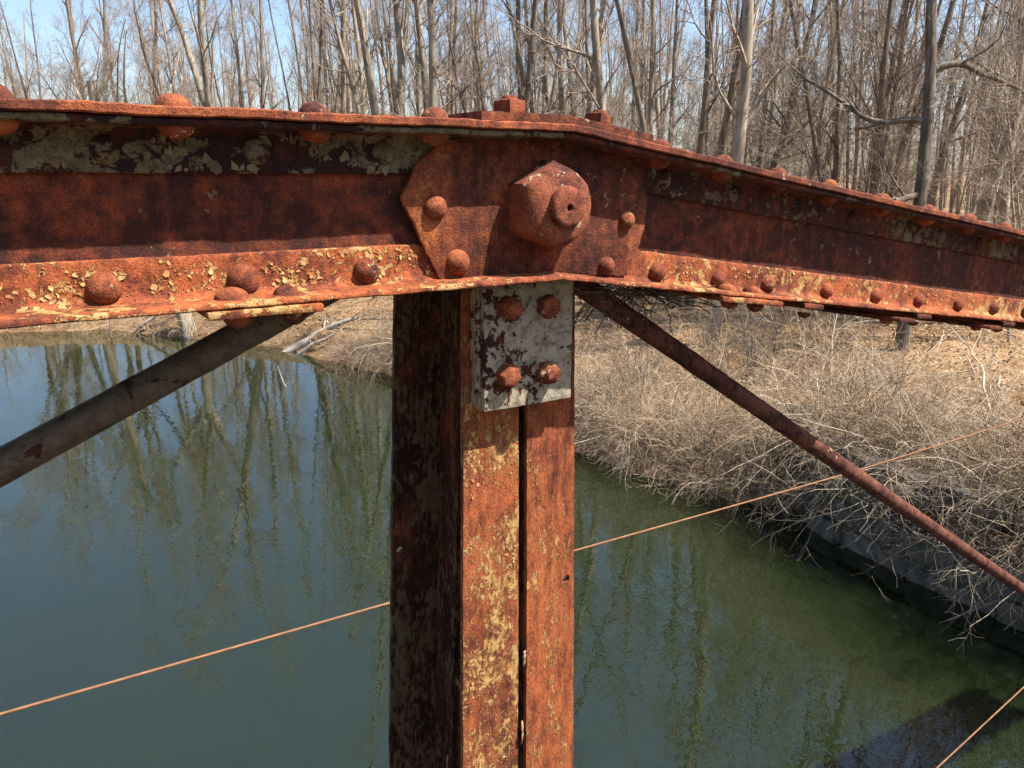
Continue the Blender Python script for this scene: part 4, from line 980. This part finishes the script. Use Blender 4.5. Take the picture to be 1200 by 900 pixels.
# ------------------------------------------------------------------ brush on the bank
def to_px(p):
    v = np.array(p) - C0; zc = v @ fw; return 600 + FPX * (v @ rt) / zc, 450 - FPX * (v @ upv) / zc
def bank_words(p):
    x, y = to_px(p)
    a = 'left of the post' if x < 460 else 'behind the post' if x < 672 else 'just right of the post' if x < 740 else 'under the upper diagonal rod' if x < 830 else 'below the dark upright bush' if x < 910 else 'round the dark brush pile' if x < 1000 else 'round the pale standing stick' if x < 1110 else 'at the right edge' if x < 1200 else 'outside the right edge'
    b = 'close under the beam' if y < 420 else 'upper bank' if y < 470 else 'middle of the bank' if y < 520 else 'lower bank' if y < 580 else 'low over the wing wall'
    return a, b
def shrub_mesh(name, seed, n, rad, Lr, spread, up, wander, k1, k2, r0, mat, L1=(.35, .9), L2=(.15, .45)):
    rng = np.random.default_rng(seed); tb = Tubes()
    a = rng.uniform(0, 2 * math.pi, n); rr = rad * np.sqrt(rng.uniform(0, 1, n)); p0 = np.column_stack([rr * np.cos(a), rr * np.sin(a), np.full(n, -.06)])
    a2 = a + rng.normal(0, .7, n); q = rng.uniform(.15, 1, n) * spread
    d = unit(np.column_stack([q * np.cos(a2), q * np.sin(a2), np.ones(n)]))
    P = march(p0, d, rng.uniform(Lr[0], Lr[1], n), 9, up, wander, rng); Rr = r0 * rng.uniform(.6, 1.2, n)[:, None] * np.linspace(1, .3, 9)[None]; tb.add(P, Rr, 4)
    BP, BR = grow(P, Rr, k1, (.25, 1), (20, 60), L1, 5, .6, .4, up * .6, .18, rng, .0026); tb.add(BP, BR, 3)
    if k2:
        TP_, TR_ = grow(BP, BR, k2, (.2, 1), (20, 60), L2, 3, .6, .5, up * .5, .2, rng, .002); tb.add(TP_, TR_, 3)
    return tb.mesh(name, M[mat])
BR_ = [shrub_mesh('stems', 201, 34, .5, (.9, 2.4), 1.2, -.09, .20, 5, 2, .0095, 'cane', (.3, 1.1), (.15, .5)),
       shrub_mesh('stems', 202, 38, .7, (.6, 1.9), 1.7, -.12, .25, 5, 2, .009, 'cane', (.3, 1.0), (.15, .5)),
       shrub_mesh('stems', 203, 46, .5, (1.0, 2.6), 1.3, -.18, .17, 6, 2, .0095, 'cane_grey', (.3, 1.1), (.15, .5)),
       shrub_mesh('stems', 204, 40, .7, (.7, 2.0), 1.5, -.11, .22, 6, 2, .010, 'cane_grey', (.3, 1.0), (.15, .5))]
UPR = [shrub_mesh('stems', 211, 26, .25, (1.4, 2.8), .45, .02, .06, 8, 5, .010, 'cane_dark', (.4, 1.0)), shrub_mesh('stems', 212, 22, .22, (1.2, 2.4), .55, .02, .07, 8, 5, .009, 'cane_dark', (.4, 1.0))]
PALE = shrub_mesh('stems', 221, 16, .25, (1.6, 2.8), 1.5, -.12, .10, 5, 4, .011, 'cane_pale', (.4, 1.0))
def shrub(me, pos, sc, label, group=None, tilt=None, rz=None, name='shrub', scz=1.0):
    t = thing(name, label, 'shrub', tuple(pos), group); t.scale = (sc, sc, sc * scz); t.rotation_euler = (0, 0, random.uniform(0, 6.28) if rz is None else rz)
    if tilt: t.rotation_euler = (Matrix.Rotation(tilt[1], 4, Vector(tilt[0])) @ t.rotation_euler.to_matrix().to_4x4()).to_euler()
    link('stems', me, t); return t
# tangled band along the water line, leaning out over the river
bank_pts = RIVER[1:14]
bd = np.concatenate([[0], np.cumsum(np.linalg.norm(np.diff(bank_pts, axis=0), axis=1))])
def bank_at(u): return np.array([np.interp(u, bd, bank_pts[:, 0]), np.interp(u, bd, bank_pts[:, 1])])
rb = random.Random(11)
def pos_free(p): return not (1.5 < p[1] < 8.3)
for k in range(52):
    u = 6.5 + 20.5 * (k + rb.random()) / 52; p = bank_at(u); q = bank_at(u + .3); d = (q - p) / np.linalg.norm(q - p); land = np.array([d[1], -d[0]])
    pos = p + land * (rb.uniform(.3, 1.4) if pos_free(p) else rb.uniform(.75, 1.5)); z = gz(pos[0], pos[1]); wd = bank_words((pos[0], pos[1], z + .4)); hue = 'tan' if k % 3 == 0 else 'grey'
    t = shrub(BR_[2 + k % 2] if k % 3 else BR_[0], (pos[0], pos[1], z), rb.uniform(.65, 1.05), f'{hue} leafless brush drooping to the water {wd[0]}, {wd[1]}', 'brush along the water edge', tilt=((-d[0], -d[1], 0), rb.uniform(-.1, .6)))
for k in range(16):
    y = 7.9 + 6.5 * (k + rb.random()) / 16; x = float(np.interp(y, RIVER[3:10, 1], RIVER[3:10, 0])) + rb.uniform(.25, .7); z = max(gz(x, y), .12); wd = bank_words((x, y, z + .3))
    shrub(BR_[k % 4], (x, y, z), rb.uniform(.5, .85), f"{'tan' if k % 4 < 2 else 'grey'} brush out over water {wd[0]}, {wd[1]}", 'brush leaning out over the water', tilt=((0, -1, 0), rb.uniform(.5, 1.0)))
for k in range(18):
    y = 1.6 + 6.6 * (k + rb.random()) / 18; x = float(np.interp(y, wall_path[:4, 1], wall_path[:4, 0])) + rb.uniform(.35, .8); z = max(gz(x + .4, y), 1.0)
    wd = bank_words((x, y, z + .3))
    shrub(BR_[k % 4], (x, y, z - .05), rb.uniform(.7, 1.1), f"{'tan' if k % 4 < 2 else 'grey'} brush spilling over the wing wall {wd[0]}, {wd[1]}", 'brush spilling over the wing wall', tilt=((0, -1, 0), rb.uniform(.2, .85)))
# carpet of brambles on the bank to the right
cnt = 0
for k in range(400):
    x = rb.uniform(5.5, 26); y = rb.uniform(.5, 24); s_ = float(sdist(np.array([x]), np.array([y]))[0])
    if s_ < 1.2 or s_ > 13: continue
    v = ray(600, 450) @ np.array([x, y, 0])
    px_ = 600 + FPX * (np.array([x, y, gz(x, y) - H]) @ rt) / (np.array([x, y, gz(x, y) - H]) @ fw)
    if px_ < 640 or px_ > 1330: continue
    if s_ > 5 and rb.random() < (.75 if px_ < 960 else .35): continue
    cnt += 1
    tn = rb.random() < .7; sc_ = rb.uniform(.4, 1.15); wd = bank_words((x, y, gz(x, y) + .3))
    shrub(BR_[cnt % 2] if tn else BR_[2 + cnt % 2], (x, y, gz(x, y)), sc_, f"{'tall' if sc_ > .75 else 'low'} {'tan' if tn else 'grey'} bramble thicket {wd[0]}, {wd[1]}", 'bramble thickets on the right bank', scz=rb.uniform(.5, .9))
    if cnt > 58: break
# upright multi stemmed bushes
for (x, y, k, sc, lab) in [(885, 452, 0, 1.0, 'dark upright multi stemmed bush under the sloping beam'), (745, 470, 1, .9, 'dark upright bush close to the right edge of the post'), (835, 440, 1, .8, 'smaller dark upright bush left of the taller one below the beam'),
                        (700, 410, 0, .7, 'thin dark bush behind the diagonal rod near the post'), (965, 420, 0, .8, 'dark twiggy bush beside the dark brush pile')]:
    shrub(UPR[k], pixel_ground(x, y), sc, lab)
# pale branches reaching out over the dark water
for (x, y, sc, lab) in [(1165, 640, .95, 'pale bare branches reaching out over the dark water at right'), (1215, 690, .9, 'pale bare branches hanging at the right edge over dark water')]:
    shrub(PALE, pixel_ground(x, y) + np.array([.25, 0, 0]), sc, lab, tilt=((0, -1, 0), .75))
# dark brush pile
dp = pixel_ground(975, 440)
shrub(shrub_mesh('stems', 231, 130, .9, (.6, 1.5), 2.0, -.25, .2, 6, 3, .012, 'cane_dark'), dp, .9, 'dark heap of dead brush in the middle of the right bank', scz=.6, name='brush_pile')

# fallen branches and logs
def limb(p0, p1, r, mat, label, name='fallen_branch', twigs=5, bow=.12, seed=1):
    rng = np.random.default_rng(seed); p0 = np.array(p0); p1 = np.array(p1); L = np.linalg.norm(p1 - p0); t = np.linspace(0, 1, 12)[:, None]
    P = p0 + (p1 - p0) * t + np.array([0, 0, 1]) * bow * L * np.sin(t * math.pi) * .5 + np.cumsum(rng.normal(0, .012 * L, (12, 3)), 0) * np.sin(t * math.pi)
    Rr = (r * np.linspace(1, .35, 12))[None]; tk = Tubes(); tk.add(P[None], Rr, 8); th = thing(name, label, 'branch' if name == 'fallen_branch' else 'log', tuple(p0))
    adopt(link('trunk' if name == 'log' else 'stem', tk.mesh('stem', M[mat])), th)
    if twigs:
        BP, BR = grow(P[None], Rr, twigs, (.35, 1), (25, 60), (.2 * L, .45 * L), 5, .5, .3, .03, .12, rng, .004); tb = Tubes(); tb.add(BP, BR, 4); adopt(link('twigs', tb.mesh('twigs', M[mat])), th)['kind'] = 'stuff'
    return th
a = pixel_ground(1155, 530); b = pixel_ground(1075, 425); limb(a + [0, 0, .5], b + [0, 0, 1.0], .022, 'cane_pale', 'long pale bare stick standing out of the brambles on the right', seed=3)
a = pixel_ground(1000, 395); b = pixel_ground(1195, 405); limb(a + [0, 0, .35], b + [0, 0, .3], .035, 'dead_wood', 'pale fallen limb lying across the bank under the sloping beam', seed=4)
a = pixel_ground(1100, 375); b = pixel_ground(1200, 382); limb(a + [0, 0, .15], b + [0, 0, .2], .07, 'dead_wood', 'fallen log on the ground at the far right below the beam', 'log', 0, .03, 5)
a = pixel_ground(330, 420); b = pixel_ground(420, 385); limb(a + [0, 0, .05], b + [0, 0, .35], .16, 'dead_wood', 'thick pale driftwood log slanting into the water left of the post', 'log', 4, .1, 6)
a = pixel_ground(350, 418); b = pixel_ground(395, 398); limb(a + [0, 0, .05], b + [0, 0, .25], .09, 'dead_wood', 'smaller driftwood log beside the thick one', 'log', 3, .1, 7)
a = pixel_ground(160, 390); b = pixel_ground(215, 372); limb(a + [0, 0, .1], b + [0, 0, .5], .08, 'dead_wood', 'pale stick on the far bank under the left beam', seed=8)
a = atZ(130, 395, 0); limb(a + [0, 0, -.4], a + [.1, .3, .9], .035, 'cane_dark', 'dark stick poking out of the water at the far bank', twigs=3, seed=9, bow=.05)
a = atZ(345, 452, 0); limb(a + [0, 0, -.5], a + np.array([-.35, .25, .55]), .03, 'dead_wood', 'small stick rising from the water left of the post', twigs=1, seed=10, bow=.02)
a = pixel_ground(222, 392); sp = Tubes(); P = march(np.array([a + [0, 0, -.3]]), np.array([(0, 0, 1.)]), np.array([1.9]), 7, 0, .05, rs_); sp.add(P, (.26 * np.linspace(1.25, .8, 7))[None], 10)
o = link('tree_stump', sp.mesh('tree_stump', M['bark_grey'])); tag(o, 'grey tree stump at the far water edge under the left beam', 'stump')

rk = random.Random(31)
for k in range(34):
    x, y = rk.uniform(690, 1230), rk.uniform(385, 590)
    a = pixel_ground(x, y)
    if a[2] < .3: continue
    an = rk.uniform(0, 6.28); L = rk.uniform(.7, 2.4); b = np.array([a[0] + math.cos(an) * L, a[1] + math.sin(an) * L, 0]); b[2] = max(gz(b[0], b[1]), .2) + rk.uniform(.1, .8)
    wd = bank_words(b); limb(a + [0, 0, .08], b, rk.uniform(.010, .024), 'cane_pale' if k % 3 else 'dead_wood', f"{'pale' if k % 3 else 'grey'} {'long' if L > 1.5 else 'short'} fallen stick {wd[0]}, {wd[1]}", seed=100 + k, twigs=rk.randrange(3, 6) if L > 1 else 0, bow=rk.uniform(0, .25))['group'] = 'fallen sticks on the right bank'
FAR_W = ['at the foot of the far left bank', 'by the dark stick in the water', 'left of the stump', 'right of the stump', 'above the driftwood', 'left of the post']
for k in range(16):
    x = 5 + 440 * (k + rk.random()) / 16; yy = float(np.interp(x, [0, 120, 240, 340, 450], [384, 378, 390, 400, 425])); a = pixel_ground(x, yy)
    for _ in range(8):
        if a[2] > .12: break
        a = a + np.array([.25, .35, 0]); a[2] = gz(a[0], a[1])
    shrub(BR_[k % 4], a, rk.uniform(.4, .8), f"{'tan' if k % 4 < 2 else 'grey'} low brush {FAR_W[min(5, int(x // 75))]} beyond the river", 'low brush beyond the river')

# dry twigs caught under the chord
ns_ = Tubes(); rn = np.random.default_rng(9); n = 110
c0 = cloc(.12, 0.985, -.018, 'right'); c1 = cloc(.34, 0.985, -.014, 'right'); f = rn.uniform(0, 1, (n, 1))
p0 = np.array(c0) * (1 - f) + np.array(c1) * f + rn.normal(0, (.012, .022, .004), (n, 3))
P = march(p0, unit(rn.normal(0, 1, (n, 3)) * [1, .3, .22] + [.5, .1, -.08]), rn.uniform(.03, .12, n), 6, -.05, .14, rn); ns_.add(P, np.full((n, 6), .0011), 3)
o = link('twig_nest', ns_.mesh('twig_nest', M['debris'])); tag(o, 'tuft of dry twigs caught under the beam right of the post', 'nest')

# ------------------------------------------------------------------ leaf litter and dry grass
def land_points(n, rng, near=True):
    x = rng.uniform(-8, 34, n * 4); y = rng.uniform(-1, 50, n * 4); d = np.hypot(x, y); w = (9.0 / np.maximum(d, 9)) ** 1.3
    s_ = sdist(x, y); v = np.stack([x, y, np.full_like(x, -3.5)], -1); zc = v @ fw; px_ = 600 + FPX * (v @ rt) / np.maximum(zc, .1)
    ok = (s_ > .05) & (px_ > -60) & (px_ < 1350) & (zc > 2) & (rng.uniform(0, 1, n * 4) < w); return x[ok][:n], y[ok][:n], s_[ok][:n]
rl = np.random.default_rng(21)
x, y, s_ = land_points(95000, rl); n = len(x); z = ground_z(x, y)
c = np.stack([x, y, z + rl.uniform(.005, .05, n)], -1); u_ = unit(rl.normal(0, 1, (n, 3)) * [1, 1, .45]); w_ = unit(np.cross(u_, rl.normal(0, .5, (n, 3)) + [0, 0, 1])); sz = rl.uniform(.025, .06, (n, 1)); up_ = np.cross(u_, w_) * sz * .35
V = np.stack([c - u_ * sz, c + w_ * sz * .55 + up_, c + u_ * sz, c - w_ * sz * .55 + up_], 1).reshape(-1, 3)
o = link('leaf_litter', np_mesh('leaf_litter', V, [np.arange(n * 4).reshape(-1, 4)], M['leaf_litter'], smooth=False)); tag(o, 'brown fallen leaves scattered over the woodland floor', 'leaves', kind='stuff')
x, y, s_ = land_points(11000, rl); k = (rl.uniform(0, 1, len(x)) < np.where(s_ < 9, 1, .25)); x, y = x[k], y[k]; n = len(x); z = ground_z(x, y)
p0 = np.stack([x, y, z - .02], -1); d = unit(rl.normal(0, 1, (n, 3)) * [1, 1, .3] + [0, 0, .75]); L = rl.uniform(.12, .5, (n, 1)); sd = unit(np.cross(d, [0, 0, 1.])) * rl.uniform(.002, .005, (n, 1))
p1 = p0 + d * L * .6; p2 = p1 + unit(d + [0, 0, -.8]) * L * .45
V = np.stack([p0 - sd, p0 + sd, p1 + sd * .8, p1 - sd * .8, p2], 1).reshape(-1, 3); b0 = np.arange(n)[:, None] * 5
o = link('dry_grass', np_mesh('dry_grass', V, [b0 + np.array([[0, 1, 2, 3]]), b0 + np.array([[3, 2, 4]])], M['straw'], smooth=False)); tag(o, 'dry straw coloured grass matted over the bank', 'grass', kind='stuff')
